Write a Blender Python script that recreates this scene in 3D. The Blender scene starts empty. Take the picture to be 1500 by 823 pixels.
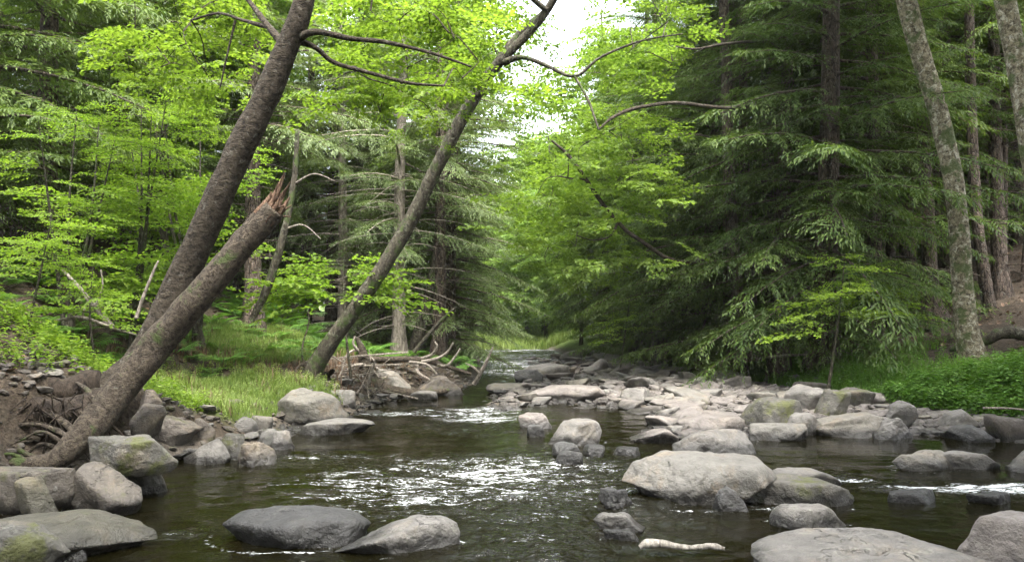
import bpy, bmesh, math, random
import numpy as np
from mathutils import Vector

# ------------------------------------------------------------------ camera
SC = bpy.context.scene
COL = SC.collection
FPX = 1091.0                      # focal length in pixels of a 1500 px wide picture
PITCH = math.radians(3.35)
CAMZ = 1.6
cd = bpy.data.cameras.new('camera')
cam = bpy.data.objects.new('camera', cd)
COL.objects.link(cam)
cam.location = (0, 0, CAMZ)
cam.rotation_euler = (math.pi / 2 + PITCH, 0, 0)
cd.sensor_width = 36
cd.lens = FPX / 1500 * 36
cd.clip_start = 0.05
cd.clip_end = 1000
SC.camera = cam

# ------------------------------------------------------------------ light
SUN_EL, SUN_ROT = math.radians(62), math.radians(168)   # rotation measured from +Y
w = bpy.data.worlds.new('World')
SC.world = w
w.use_nodes = True
wn, wl = w.node_tree.nodes, w.node_tree.links
bg = wn['Background']
sky = wn.new('ShaderNodeTexSky')
sky.sky_type = 'NISHITA'
sky.sun_disc = False
sky.sun_elevation = SUN_EL
sky.sun_rotation = SUN_ROT
sky.air_density = 1.0
sky.dust_density = 4.0
sky.ozone_density = 1.0
hs = wn.new('ShaderNodeHueSaturation')      # a white overcast has little colour
hs.inputs['Saturation'].default_value = 0.35
wl.new(sky.outputs[0], hs.inputs['Color'])
wl.new(hs.outputs[0], bg.inputs[0])
bg.inputs[1].default_value = 0.15
sd = bpy.data.lights.new('sun', 'SUN')
sd.energy = 1.15
sd.angle = math.radians(16)
sd.color = (1.0, 0.97, 0.9)
so = bpy.data.objects.new('sun', sd)
COL.objects.link(so)
sdir = Vector((math.sin(SUN_ROT) * math.cos(SUN_EL), math.cos(SUN_ROT) * math.cos(SUN_EL), math.sin(SUN_EL)))
so.rotation_euler = (-sdir).to_track_quat('-Z', 'Y').to_euler()
so.location = (0, 0, 40)
SC.view_settings.view_transform = 'Standard'
SC.view_settings.look = 'None'
SC.view_settings.exposure = 3.45
SC.view_settings.gamma = 1
SC.view_settings.use_curve_mapping = False
cy = SC.cycles
cy.max_bounces = 7
cy.diffuse_bounces = 4
cy.glossy_bounces = 3
cy.transmission_bounces = 5
cy.transparent_max_bounces = 6
cy.use_denoising = True
cy.caustics_reflective = False
cy.caustics_refractive = False
cy.sample_clamp_indirect = 6

# ------------------------------------------------------------------ helpers
PI = math.pi
ct, st = math.cos(PITCH), math.sin(PITCH)

def ray(px, py):
    u, v = (px - 750) / FPX, (411.5 - py) / FPX
    return np.array([u, ct - v * st, st + v * ct])

def W(px, py, Y):                 # photograph pixel -> point of the world at distance Y
    d = ray(px, py)
    return np.array([0, 0, CAMZ]) + d * (Y / d[1])

def G(px, py, z=0.0):             # photograph pixel -> point on the level z
    d = ray(px, py)
    return np.array([0, 0, CAMZ]) + d * ((z - CAMZ) / d[2])

def _hash(ix, iy, iz, seed):
    h = (ix * 374761393 + iy * 668265263 + iz * 2147483647 + seed * 1274126177) & 0xFFFFFFFF
    h = ((h ^ (h >> 13)) * 1274126177) & 0xFFFFFFFF
    h = ((h ^ (h >> 15)) * 2246822519) & 0xFFFFFFFF
    return ((h ^ (h >> 16)) & 0xFFFF) / 32767.5 - 1.0

def vnoise(p, seed=0):            # smooth 3-D value noise in [-1, 1]
    p = np.asarray(p, float)
    i = np.floor(p).astype(np.int64)
    f = p - i
    f = f * f * f * (f * (f * 6 - 15) + 10)
    r = 0
    for dx in (0, 1):
        for dy in (0, 1):
            for dz in (0, 1):
                wgt = (f[:, 0] if dx else 1 - f[:, 0]) * (f[:, 1] if dy else 1 - f[:, 1]) * (f[:, 2] if dz else 1 - f[:, 2])
                r = r + wgt * _hash(i[:, 0] + dx, i[:, 1] + dy, i[:, 2] + dz, seed)
    return r

def fbm(p, oct=4, seed=0, gain=0.5):
    r, a, s = 0, 1.0, 1.0
    for k in range(oct):
        r = r + a * vnoise(np.asarray(p) * s, seed + k * 17)
        a *= gain
        s *= 2.03
    return r

def sstep(a, b, x):
    t = np.clip((np.asarray(x, float) - a) / (b - a), 0, 1)
    return t * t * (3 - 2 * t)

def mesh_from(name, V, F, smooth=False):
    V = np.ascontiguousarray(V, np.float32)
    F = np.ascontiguousarray(F, np.int32)
    me = bpy.data.meshes.new(name)
    k = F.shape[1]
    me.vertices.add(len(V))
    me.vertices.foreach_set('co', V.ravel())
    me.loops.add(F.size)
    me.loops.foreach_set('vertex_index', F.ravel())
    me.polygons.add(len(F))
    me.polygons.foreach_set('loop_start', np.arange(0, F.size, k, dtype=np.int32))
    me.polygons.foreach_set('use_smooth', np.full(len(F), smooth))
    me.update(calc_edges=True)
    return me

class MB:                         # collects pieces, then becomes ONE mesh object
    def __init__(s):
        s.V, s.F, s.n = [], [], 0
    def add(s, V, F):
        V = np.asarray(V, float).reshape(-1, 3)
        s.V.append(V)
        s.F.append(np.asarray(F) + s.n)
        s.n += len(V)
    def mesh(s, name, mat, smooth=False):
        me = mesh_from(name, np.concatenate(s.V), np.concatenate(s.F), smooth)
        me.materials.append(mat)
        return me
    def build(s, name, mat, parent=None, smooth=False):
        return link(name, s.mesh(name, mat, smooth), parent)

def link(name, data, parent=None):
    o = bpy.data.objects.new(name, data)
    COL.objects.link(o)
    if parent is not None:
        o.parent = parent
    return o

def tag(o, label=None, cat=None, group=None, kind=None):
    for k, v in (('label', label), ('category', cat), ('group', group), ('kind', kind)):
        if v:
            o[k] = v
    return o

def empty(name, loc=(0, 0, 0), rz=0.0, sc=1.0):
    o = bpy.data.objects.new(name, None)
    COL.objects.link(o)
    o.location = tuple(loc)
    o.rotation_euler = (0, 0, rz)
    o.scale = (sc, sc, sc)
    o.empty_display_size = 0.2
    return o

def copy_tree(o, parent=None):
    c = o.copy()
    COL.objects.link(c)
    if parent is not None:
        c.parent = parent
    for ch in list(o.children):
        copy_tree(ch, c)
    return c

def spline(P, n):                 # Catmull-Rom through the rows of P, any number of columns
    P = np.asarray(P, float)
    if len(P) == 2:
        t = np.linspace(0, 1, n)[:, None]
        return P[0] * (1 - t) + P[1] * t
    Q = np.vstack([2 * P[0] - P[1], P, 2 * P[-1] - P[-2]])
    t = np.linspace(0, len(P) - 1 - 1e-9, n)
    i = t.astype(int)
    f = (t - i)[:, None]
    a, b, c, d = Q[i], Q[i + 1], Q[i + 2], Q[i + 3]
    return 0.5 * (2 * b + (c - a) * f + (2 * a - 5 * b + 4 * c - d) * f ** 2 + (3 * b - a - 3 * c + d) * f ** 3)

def tube(mb, pts, rad, seg=8, rough=0.0, seed=0, cap=False, flare=None):
    P = np.asarray(pts, float)
    n = len(P)
    rad = np.broadcast_to(np.asarray(rad, float), (n,))
    T = np.gradient(P, axis=0)
    T /= np.linalg.norm(T, axis=1)[:, None] + 1e-12
    u = np.cross(T[0], [0.3, 0.9, 0.2] if abs(T[0][2]) > 0.7 else [0, 0, 1.0])
    u /= np.linalg.norm(u)
    U = np.empty_like(P)
    for i in range(n):
        u = u - T[i] * np.dot(u, T[i])
        u /= np.linalg.norm(u) + 1e-12
        U[i] = u
    B = np.cross(T, U)
    a = np.linspace(0, 2 * PI, seg, endpoint=False)
    R = np.repeat(rad[:, None], seg, 1)
    if flare is not None:         # buttress lobes at the foot: (height share, strength, lobes)
        t = np.linspace(0, 1, n)[:, None]
        fl = np.clip(1 - t / flare[0], 0, 1) ** 2
        R = R * (1 + fl * flare[1] * (0.6 + 0.4 * np.cos(a * flare[2] + seed)[None, :]))
    V = P[:, None, :] + R[:, :, None] * (np.cos(a)[None, :, None] * U[:, None, :] + np.sin(a)[None, :, None] * B[:, None, :])
    if rough:
        q = V.reshape(-1, 3)
        rm = float(rad.max())
        d = fbm(q / (rm * 1.3), 3, seed)[:, None] * rough
        c = np.repeat(P, seg, 0)
        V = (c + (q - c) * (1 + d)).reshape(n, seg, 3)
    i = np.arange(n - 1)[:, None] * seg
    j = np.arange(seg)[None, :]
    k = (j + 1) % seg
    F = np.stack([i + j, i + k, i + seg + k, i + seg + j], -1).reshape(-1, 4)
    if cap:
        for base in (0, (n - 1) * seg):
            F = np.vstack([F] + [[[base, base + m, base + m + 1, base + m + 2]] for m in range(1, seg - 2, 2)])
    mb.add(V.reshape(-1, 3), F)

def scatter(mb, T, pos, yaw, scale, tilt=None, rng=None):
    V, F = T
    n = len(pos)
    c, s = np.cos(yaw)[:, None], np.sin(yaw)[:, None]
    x, y, z = V[:, 0][None], V[:, 1][None], V[:, 2][None]
    sc = np.broadcast_to(np.asarray(scale, float), (n,))[:, None]
    if tilt is not None:          # lean about the local y axis before the turn
        tc, ts = np.cos(tilt)[:, None], np.sin(tilt)[:, None]
        x, z = x * tc + z * ts, -x * ts + z * tc
    X = (x * c - y * s) * sc + pos[:, 0][:, None]
    Y = (x * s + y * c) * sc + pos[:, 1][:, None]
    Z = z * sc + pos[:, 2][:, None]
    out = np.stack([X, Y, Z], -1).reshape(-1, 3)
    FF = (F[None] + (np.arange(n) * len(V))[:, None, None]).reshape(-1, F.shape[1])
    mb.add(out, FF)

# ------------------------------------------------------------------ materials
class NT:
    def __init__(s, name):
        s.m = bpy.data.materials.new(name)
        s.m.use_nodes = True
        s.n, s.l = s.m.node_tree.nodes, s.m.node_tree.links
        s.n.clear()
        s.out = s.n.new('ShaderNodeOutputMaterial')
    def new(s, t, **kw):
        nd = s.n.new(t)
        for k, v in kw.items():
            setattr(nd, k, v)
        return nd
    def put(s, sock, v):
        if hasattr(v, 'is_output') or isinstance(v, bpy.types.NodeSocket):
            s.l.new(v, sock)
        else:
            sock.default_value = v
    def noise(s, vec, scale, detail=4, rough=0.55, dist=0.0):
        nd = s.new('ShaderNodeTexNoise')
        if vec is not None:
            s.l.new(vec, nd.inputs['Vector'])
        nd.inputs['Scale'].default_value = scale
        nd.inputs['Detail'].default_value = detail
        nd.inputs['Roughness'].default_value = rough
        nd.inputs['Distortion'].default_value = dist
        return nd.outputs[0]
    def ramp(s, fac, stops):
        nd = s.new('ShaderNodeValToRGB')
        e = nd.color_ramp.elements
        while len(e) < len(stops):
            e.new(0.5)
        for el, (p, c) in zip(e, stops):
            el.position = p
            el.color = (c, c, c, 1) if isinstance(c, (int, float)) else (*c, 1)
        s.put(nd.inputs[0], fac)
        return nd.outputs[0]
    def mix(s, f, a, b, mode='MIX'):
        nd = s.new('ShaderNodeMix', data_type='RGBA', blend_type=mode)
        s.put(nd.inputs[0], f)
        for sock, v in ((nd.inputs[6], a), (nd.inputs[7], b)):
            s.put(sock, (*v, 1) if isinstance(v, tuple) and len(v) == 3 else v)
        return nd.outputs[2]
    def math(s, op, a, b=0.0, c=0.0, clamp=False):
        nd = s.new('ShaderNodeMath', operation=op, use_clamp=clamp)
        s.put(nd.inputs[0], a)
        s.put(nd.inputs[1], b)
        if op in ('MULTIPLY_ADD', 'COMPARE', 'SMOOTH_MIN', 'SMOOTH_MAX'):
            s.put(nd.inputs[2], c)
        return nd.outputs[0]
    def maprange(s, v, a, b, c=0.0, d=1.0):
        nd = s.new('ShaderNodeMapRange')
        s.put(nd.inputs[0], v)
        for i, x in zip((1, 2, 3, 4), (a, b, c, d)):
            nd.inputs[i].default_value = x
        return nd.outputs[0]
    def mapping(s, vec, scale):
        nd = s.new('ShaderNodeMapping')
        s.l.new(vec, nd.inputs[0])
        nd.inputs['Scale'].default_value = scale
        return nd.outputs[0]
    def bump(s, h, strength, dist):
        nd = s.new('ShaderNodeBump')
        nd.inputs['Strength'].default_value = strength
        nd.inputs['Distance'].default_value = dist
        s.put(nd.inputs['Height'], h)
        return nd.outputs[0]
    def attr(s, name):
        nd = s.new('ShaderNodeAttribute', attribute_name=name)
        return nd.outputs['Fac']
    def bsdf(s, col, rough, normal=None, spec=0.5):
        p = s.new('ShaderNodeBsdfPrincipled')
        s.put(p.inputs['Base Color'], (*col, 1) if isinstance(col, tuple) else col)
        s.put(p.inputs['Roughness'], rough)
        p.inputs['Specular IOR Level'].default_value = spec
        if normal is not None:
            s.l.new(normal, p.inputs['Normal'])
        return p.outputs[0]
    def surf(s, sh):
        s.l.new(sh, s.out.inputs[0])
        return s.m

def leaf_mat(name, a, b, trans=0.45, tint=(1.25, 1.3, 0.6), spec=0.25, rough=0.5):
    t = NT(name)
    g = t.new('ShaderNodeNewGeometry')
    oi = t.new('ShaderNodeObjectInfo')
    f = t.math('ADD', t.math('MULTIPLY', g.outputs['Random Per Island'], 0.75), t.math('MULTIPLY', oi.outputs['Random'], 0.3))
    n = t.noise(g.outputs['Position'], 0.7, 2)
    f = t.math('ADD', f, t.math('MULTIPLY_ADD', n, 0.9, -0.5), clamp=True)
    c = t.mix(f, a, b)
    d = t.bsdf(c, rough, spec=spec)
    tr = t.new('ShaderNodeBsdfTranslucent')
    t.l.new(t.mix(1.0, c, tint, 'MULTIPLY'), tr.inputs[0])
    mx = t.new('ShaderNodeMixShader')
    mx.inputs[0].default_value = trans
    t.l.new(d, mx.inputs[1])
    t.l.new(tr.outputs[0], mx.inputs[2])
    return t.surf(mx.outputs[0])

def bark_mat(name, dark, light, lichen=(0.3, 0.32, 0.27), lich=0.3, scale=1.0, bump=0.03, zs=0.35, moss=0.0, plate=0.0):
    t = NT(name)
    tc = t.new('ShaderNodeTexCoord')
    v = t.mapping(tc.outputs['Object'], (1, 1, zs))
    n1 = t.noise(v, 14 * scale, 6, 0.65, 0.4)
    n2 = t.noise(v, 45 * scale, 4, 0.6)
    vo = t.new('ShaderNodeTexVoronoi', feature='DISTANCE_TO_EDGE')
    t.l.new(v, vo.inputs['Vector'])
    vo.inputs['Scale'].default_value = 16 * scale
    crack = t.maprange(vo.outputs['Distance'], 0.0, 0.12)
    f = t.math('MULTIPLY', t.math('ADD', n1, t.math('MULTIPLY', n2, 0.4)), 0.72)
    c = t.mix(t.ramp(f, [(0.40, 0.0), (0.60, 1.0)]), dark, light)
    c = t.mix(t.math('MULTIPLY_ADD', crack, -plate * 0.5, plate * 0.5), c, tuple(x * 0.35 for x in dark))
    n3 = t.noise(tc.outputs['Object'], 11 * scale, 6, 0.75, 0.6)
    k = t.ramp(n3, [(0.62 - 0.25 * lich, 0.0), (0.72 - 0.25 * lich, 1.0)])
    c = t.mix(t.math('MULTIPLY', k, min(1.0, lich * 1.6)), c, lichen)
    if moss:
        n4 = t.noise(tc.outputs['Object'], 3.0, 4, 0.65)
        k = t.ramp(n4, [(0.6 - 0.2 * moss, 0.0), (0.68 - 0.2 * moss, 1.0)])
        c = t.mix(t.math('MULTIPLY', k, 0.8), c, (0.05, 0.075, 0.02))
    h = t.math('ADD', t.math('MULTIPLY', crack, 0.6 * plate), t.math('ADD', n1, t.math('MULTIPLY', n2, 0.4)))
    return t.surf(t.bsdf(c, 0.9, t.bump(h, 1.0, bump * 1.8), 0.2))

def rock_mat(name, a, b, moss=0.15, ochre=0.3, lich=0.3, wet=(0.06, 0.15), warm=(0.30, 0.23, 0.14)):
    t = NT(name)
    g = t.new('ShaderNodeNewGeometry')
    oi = t.new('ShaderNodeObjectInfo')
    tc = t.new('ShaderNodeTexCoord')
    pos = g.outputs['Position']
    v = pos
    n1 = t.noise(v, 1.6, 5, 0.6, 0.3)
    n2 = t.noise(v, 9, 6, 0.65)
    n3 = t.noise(v, 55, 3, 0.6)
    f = t.math('ADD', t.math('MULTIPLY_ADD', oi.outputs['Random'], 0.9, -0.2), t.math('MULTIPLY_ADD', n1, 1.0, -0.3), clamp=True)
    c = t.mix(f, a, b)
    c = t.mix(t.math('MULTIPLY', t.ramp(n2, [(0.42, 0.0), (0.68, 1.0)]), 0.6), c, tuple(x * 0.45 for x in a))
    c = t.mix(t.math('MULTIPLY', t.ramp(t.noise(v, 2.7, 5, 0.7, 0.5), [(0.52, 0.0), (0.66, 1.0)]), ochre), c, warm)
    c = t.mix(t.math('MULTIPLY', t.ramp(t.noise(v, 13, 4, 0.7), [(0.62, 0.0), (0.68, 1.0)]), lich), c, (0.32, 0.32, 0.28))
    c = t.mix(t.math('MULTIPLY_ADD', n3, 0.5, 0.0), c, tuple(x * 0.75 for x in a))
    c = t.mix(t.math('MULTIPLY', t.ramp(t.noise(v, 5.5, 8, 0.75, 0.3), [(0.60, 0.0), (0.625, 1.0)]), lich), c, (0.25, 0.25, 0.205))
    c = t.mix(t.math('MULTIPLY', t.ramp(t.noise(v, 2.1, 6, 0.7, 0.8), [(0.5, 0.0), (0.62, 1.0)]), 0.5), c, tuple(x * 0.5 for x in a))
    if moss:
        k = t.math('MULTIPLY', t.ramp(t.noise(v, 4.2, 6, 0.7, 0.2), [(0.60 - 0.16 * moss, 0.0), (0.70 - 0.16 * moss, 1.0)]), min(1, 0.4 + moss))
        c = t.mix(k, c, (0.072, 0.075, 0.026))
    # cracks along the bedding
    wv = t.noise(t.mapping(v, (1.2, 1.2, 5)), 1.8, 4, 0.6, 0.4)
    ck = t.ramp(t.math('ABSOLUTE', t.math('SUBTRACT', wv, 0.5)), [(0.0, 1.0), (0.005, 0.0)])
    ck = t.math('MULTIPLY', ck, t.ramp(t.noise(v, 1.3, 2), [(0.5, 0.0), (0.6, 1.0)]))
    c = t.mix(t.math('MULTIPLY', ck, 0.1), c, (0.03, 0.028, 0.025))
    # the water line keeps the foot of every stone wet
    px = t.new('ShaderNodeSeparateXYZ')
    t.l.new(pos, px.inputs[0])
    zz = t.math('ADD', px.outputs[2], t.math('MULTIPLY_ADD', n2, 0.24, -0.12))
    wt = t.maprange(zz, wet[1], wet[0])
    c = t.mix(t.math('MULTIPLY', wt, 0.86), c, (0.012, 0.011, 0.010))
    ro = t.maprange(wt, 0, 1, 0.75, 0.34)
    h = t.math('ADD', t.math('MULTIPLY', n2, 0.7), t.math('ADD', t.math('MULTIPLY', n3, 0.12), t.math('MULTIPLY', ck, -0.5)))
    return t.surf(t.bsdf(c, ro, t.bump(h, 1.0, 0.07), 0.4))

M = {}
M['hemlock'] = leaf_mat('hemlock_needles', (0.040, 0.075, 0.018), (0.115, 0.160, 0.040), 0.42, (1.3, 1.35, 0.65))
M['hemlock_grey'] = leaf_mat('grey_hemlock_needles', (0.060, 0.092, 0.034), (0.145, 0.185, 0.075), 0.42, (1.3, 1.35, 0.7))
M['hemlock_tip'] = leaf_mat('young_hemlock_needles', (0.045, 0.10, 0.025), (0.10, 0.19, 0.045), 0.35)
M['lime'] = leaf_mat('lime_leaves', (0.085, 0.145, 0.022), (0.17, 0.24, 0.040), 0.55, (1.35, 1.4, 0.7))
M['maple'] = leaf_mat('maple_leaves', (0.078, 0.135, 0.022), (0.16, 0.23, 0.042), 0.55, (1.35, 1.4, 0.7))
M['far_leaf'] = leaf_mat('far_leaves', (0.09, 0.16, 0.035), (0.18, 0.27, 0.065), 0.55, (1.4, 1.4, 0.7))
M['herb'] = leaf_mat('herb_leaves', (0.06, 0.14, 0.026), (0.14, 0.25, 0.048), 0.45)
M['grass'] = leaf_mat('grass_blades', (0.09, 0.155, 0.032), (0.24, 0.29, 0.085), 0.45, (1.2, 1.3, 0.8))
M['litter'] = leaf_mat('dry_leaves', (0.06, 0.035, 0.02), (0.19, 0.12, 0.075), 0.1, (1, 1, 1))
M['bark_dark'] = bark_mat('dark_bark', (0.013, 0.010, 0.007), (0.062, 0.050, 0.036), lichen=(0.28, 0.27, 0.24), lich=0.2, zs=1.6)
M['bark_snag'] = bark_mat('brown_bark', (0.024, 0.019, 0.014), (0.092, 0.074, 0.055), lich=0.12, moss=0.08, scale=1.5, zs=1.0)
M['bark_grey'] = bark_mat('grey_mossy_bark', (0.018, 0.016, 0.012), (0.075, 0.065, 0.048), lichen=(0.19, 0.19, 0.14), lich=0.35, moss=0.3)
M['bark_birch'] = bark_mat('lichened_birch_bark', (0.045, 0.036, 0.024), (0.23, 0.20, 0.135), lichen=(0.48, 0.46, 0.37), lich=0.42, scale=0.9, zs=1.0, moss=0.4)
M['bark_hemlock'] = bark_mat('hemlock_bark', (0.03, 0.023, 0.018), (0.13, 0.10, 0.08), lich=0.2, plate=0.8)
M['dead'] = bark_mat('dead_wood', (0.10, 0.085, 0.07), (0.30, 0.26, 0.22), lich=0.1, scale=1.5)
M['drift'] = bark_mat('bleached_driftwood', (0.10, 0.088, 0.074), (0.32, 0.295, 0.26), lich=0.0, scale=2.0, bump=0.01)
M['splinter'] = bark_mat('raw_split_wood', (0.065, 0.038, 0.026), (0.19, 0.122, 0.082), lich=0.0, scale=2.0, zs=0.15)
M['rock'] = rock_mat('grey_sandstone', (0.131, 0.122, 0.113), (0.198, 0.184, 0.166), moss=0.0, ochre=0.25)
M['rock_dark'] = rock_mat('wet_dark_stone', (0.034, 0.033, 0.032), (0.071, 0.069, 0.068), moss=0.0, ochre=0.05, lich=0.1)
M['rock_warm'] = rock_mat('tan_sandstone', (0.143, 0.134, 0.120), (0.197, 0.174, 0.140), moss=0.0, ochre=0.6, lich=0.25, warm=(0.192, 0.138, 0.085))
M['rock_pink'] = rock_mat('pinkish_sandstone', (0.128, 0.113, 0.104), (0.200, 0.176, 0.163), moss=0.0, ochre=0.15)
M['rock_moss'] = rock_mat('mossy_stone', (0.077, 0.072, 0.063), (0.143, 0.131, 0.111), moss=0.6, ochre=0.3, lich=0.35)
M['rock_brown'] = rock_mat('brown_bank_stone', (0.070, 0.058, 0.050), (0.134, 0.118, 0.097), moss=0.3, ochre=0.3, lich=0.35)  # darker, browner and mossier than the grey sandstone
M['rock_wet'] = rock_mat('wet_olive_stone', (0.063, 0.057, 0.041), (0.132, 0.121, 0.090), moss=0.15, ochre=0.3, lich=0.1, wet=(0.02, 0.3))
M['soil'] = bark_mat('dark_root_soil', (0.012, 0.009, 0.007), (0.05, 0.038, 0.028), lich=0.0)
M['sapling'] = leaf_mat('beech_sapling_leaves', (0.105, 0.18, 0.025), (0.205, 0.285, 0.043), 0.55, (1.3, 1.4, 0.7))
# ------------------------------------------------------------------ terrain
_yl = [-30, 3, 5.2, 6.1, 7.4, 8.6, 9.4, 10.6, 12.6, 13.6, 15.2, 16.8, 18.5, 20.5, 25, 32, 45, 60, 120]
_xl = [-4.6, -4.6, -4.5, -4.6, -4.6, -4.2, -3.6, -3.3, -3.5, -2.7, -2.75, -2.3, -1.35, -0.95, -1.0, -1.2, -1.5, -6, -30]
_yr = [-30, 4, 8, 10.5, 11.5, 13, 15, 18, 22, 26, 30, 35, 45, 60, 120]
_xr = [12, 11, 10.5, 9.0, 7.6, 6.7, 6.4, 6.3, 6.3, 5.9, 4.6, 3.0, 2.2, 0, -20]
def xl(y): return np.interp(y, _yl, _xl)
def xr(y): return np.interp(y, _yr, _xr)

BAR = [G(*p)[:2] for p in ((700, 592), (735, 604), (775, 600), (800, 592), (860, 598), (930, 600), (965, 618), (930, 640), (985, 648), (1100, 641),
                           (1200, 638), (1350, 638), (1500, 648), (1620, 655))] + [np.array(p) for p in ((12, 10), (12, 14), (8, 18), (7, 27), (4.6, 33), (3, 40), (0.6, 41))] + \
      [G(*p)[:2] for p in ((765, 525), (790, 535), (780, 548), (760, 560), (735, 572))]
BAR = np.array(BAR)

def bar_sd(x, y):                 # signed distance to the gravel bar, positive inside
    x, y = np.asarray(x, float), np.asarray(y, float)
    d = np.full(x.shape, 1e9)
    ins = np.zeros(x.shape, bool)
    n = len(BAR)
    for i in range(n):
        a, b = BAR[i], BAR[(i + 1) % n]
        e = b - a
        t = np.clip(((x - a[0]) * e[0] + (y - a[1]) * e[1]) / (e @ e), 0, 1)
        d = np.minimum(d, np.hypot(x - a[0] - t * e[0], y - a[1] - t * e[1]))
        c = (a[1] > y) != (b[1] > y)
        ins ^= c & (x < (b[0] - a[0]) * (y - a[1]) / (b[1] - a[1] + 1e-12) + a[0])
    return np.where(ins, d, -d)

def height(x, y):
    x, y = np.asarray(x, float), np.asarray(y, float)
    shp = np.broadcast(x, y).shape
    x, y = np.broadcast_to(x, shp).ravel(), np.broadcast_to(y, shp).ravel()
    L, R = xl(y), xr(y)
    dl, dr = L - x, x - R
    q = np.stack([x, y, 0 * x], -1)
    n1, n2 = fbm(q * 0.35, 3, 5), fbm(q * 1.7, 3, 9)
    sd = bar_sd(x, y)
    # stream bed and gravel bar
    bed = -0.42 * sstep(0.0, 1.3, np.minimum(-dl, -dr)) - 0.05
    z = np.maximum(bed, -0.42 + 0.44 * sstep(-0.8, 0.35, sd) + 0.16 * sstep(0.2, 3.0, sd)) + 0.03 * n2
    far = sstep(44, 47, y)
    z = z * (1 - far) + far * (0.25 + 0.02 * np.maximum(y - 46, 0))
    # left bank: undercut and steep near the leaning trees, a grassy step behind, hillside above
    hb = np.interp(y, [0, 8.8, 9.8, 12.8, 14.5, 18, 24], [0.85, 0.85, 0.32, 0.32, 0.45, 0.5, 0.4])
    s1 = np.interp(y, [0, 8.8, 10.5, 14, 24], [0.3, 0.3, 0.16, 0.2, 0.12])
    s2 = np.interp(y, [0, 9, 12, 20, 23, 40, 60], [0.62, 0.62, 0.6, 0.55, 0.25, 0.3, 0.3])
    st_ = np.interp(y, [0, 9, 12, 20, 23, 30], [1.2, 1.2, 3.0, 3.6, 6.0, 6.0])
    zl = hb * sstep(0.0, 0.75, dl) + s1 * np.maximum(dl - 0.4, 0) + np.maximum(s2 - s1, 0) * np.log1p(np.exp((dl - st_) * 2)) / 2
    zl = np.minimum(zl, 7 + 0.25 * (zl - 7)) + (0.10 * n1 * sstep(1, 5, dl) * 3 + 0.06 * n2) * sstep(0.1, 1.2, dl)
    z = np.where(dl > 0, np.maximum(z * 0 - 0.05, 0) + zl, z)
    # right bank: herb flat, then the forest floor climbing
    zr = 0.18 + 0.22 * sstep(0, 0.9, dr) + 0.24 * np.maximum(dr - 0.3, 0) + 0.16 * np.log1p(np.exp((dr - 5.0) * 1.5)) / 1.5
    zr = np.minimum(zr, 8 + 0.3 * (zr - 8)) + (0.3 * n1 * sstep(1, 6, dr) + 0.05 * n2)
    z = np.where(dr > 0, zr * sstep(-0.4, 0.5, dr) + z * (1 - sstep(-0.4, 0.5, dr)), z)
    return z.reshape(shp)

def h1(x, y): return float(height(np.array([x]), np.array([y]))[0])

def axis(lo, hi, c0, c1, fine, growth):
    a = list(np.arange(c0, c1 + 1e-6, fine))
    s, v = fine, c1
    while v < hi:
        s *= growth
        v += s
        a.append(v)
    s, v = fine, c0
    while v > lo:
        s *= growth
        v -= s
        a.insert(0, v)
    return np.array(a)

gx = axis(-140, 140, -9, 13, 0.07, 1.06)
gy = axis(-40, 240, 3.5, 26, 0.09, 1.045)
XX, YY = np.meshgrid(gx, gy)
ZZ = height(XX, YY)
nx, ny = len(gx), len(gy)
idx = np.arange(nx * ny).reshape(ny, nx)
F = np.stack([idx[:-1, :-1], idx[:-1, 1:], idx[1:, 1:], idx[1:, :-1]], -1).reshape(-1, 4)
gm = mesh_from('ground', np.stack([XX, YY, ZZ], -1).reshape(-1, 3), F, True)
x_, y_ = XX.ravel(), YY.ravel()
dl_, dr_ = xl(y_) - x_, x_ - xr(y_)
nn = fbm(np.stack([x_, y_, 0 * x_], -1) * 0.8, 3, 31)
def grass_mask(x, y, n=0):
    dl, dr = xl(y) - x, x - xr(y)
    a = sstep(0.3, 0.7, dl) * sstep(2.3, 1.7, dl + 0.5 * n) * sstep(10.0, 10.6, y) * sstep(14.2, 13.4, y)
    a = np.maximum(a, sstep(1.9, 2.4, dl) * sstep(4.3, 3.6, dl + 0.6 * n) * sstep(13.6, 14.2, y) * sstep(19, 17, y))
    c = sstep(0.1, 0.7, dr) * sstep(3.2, 1.6, dr + n * 0.8)
    d = sstep(44, 47, y)
    return np.maximum(np.maximum(a, c), d)
gr = grass_mask(x_, y_, nn)
gv = sstep(0.45, 0.0, np.maximum(dl_, dr_))
for nm, a in (('grassy', gr), ('gravelly', gv)):
    at = gm.attributes.new(nm, 'FLOAT', 'POINT')
    at.data.foreach_set('value', a.astype(np.float32))
t = NT('forest_floor')
g = t.new('ShaderNodeNewGeometry')
p = g.outputs['Position']
n1, n2, n3 = t.noise(p, 3, 6, 0.7), t.noise(p, 22, 5, 0.7), t.noise(p, 0.6, 3)
lit = t.mix(t.ramp(n2, [(0.35, 0.0), (0.7, 1.0)]), (0.022, 0.016, 0.011), (0.090, 0.068, 0.048))
lit = t.mix(t.math('MULTIPLY', t.ramp(n1, [(0.5, 0.0), (0.7, 1.0)]), 0.5), lit, (0.03, 0.028, 0.02))
grs = t.mix(t.ramp(n2, [(0.35, 0.0), (0.65, 1.0)]), (0.05, 0.085, 0.015), (0.12, 0.16, 0.035))
grv = t.mix(t.ramp(n2, [(0.3, 0.0), (0.7, 1.0)]), (0.045, 0.039, 0.032), (0.14, 0.12, 0.10))
c = t.mix(t.attr('grassy'), lit, grs)
c = t.mix(t.attr('gravelly'), c, grv)
sp = t.new('ShaderNodeSeparateXYZ')
t.l.new(p, sp.inputs[0])
wt = t.maprange(sp.outputs[2], 0.05, -0.02)
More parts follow.
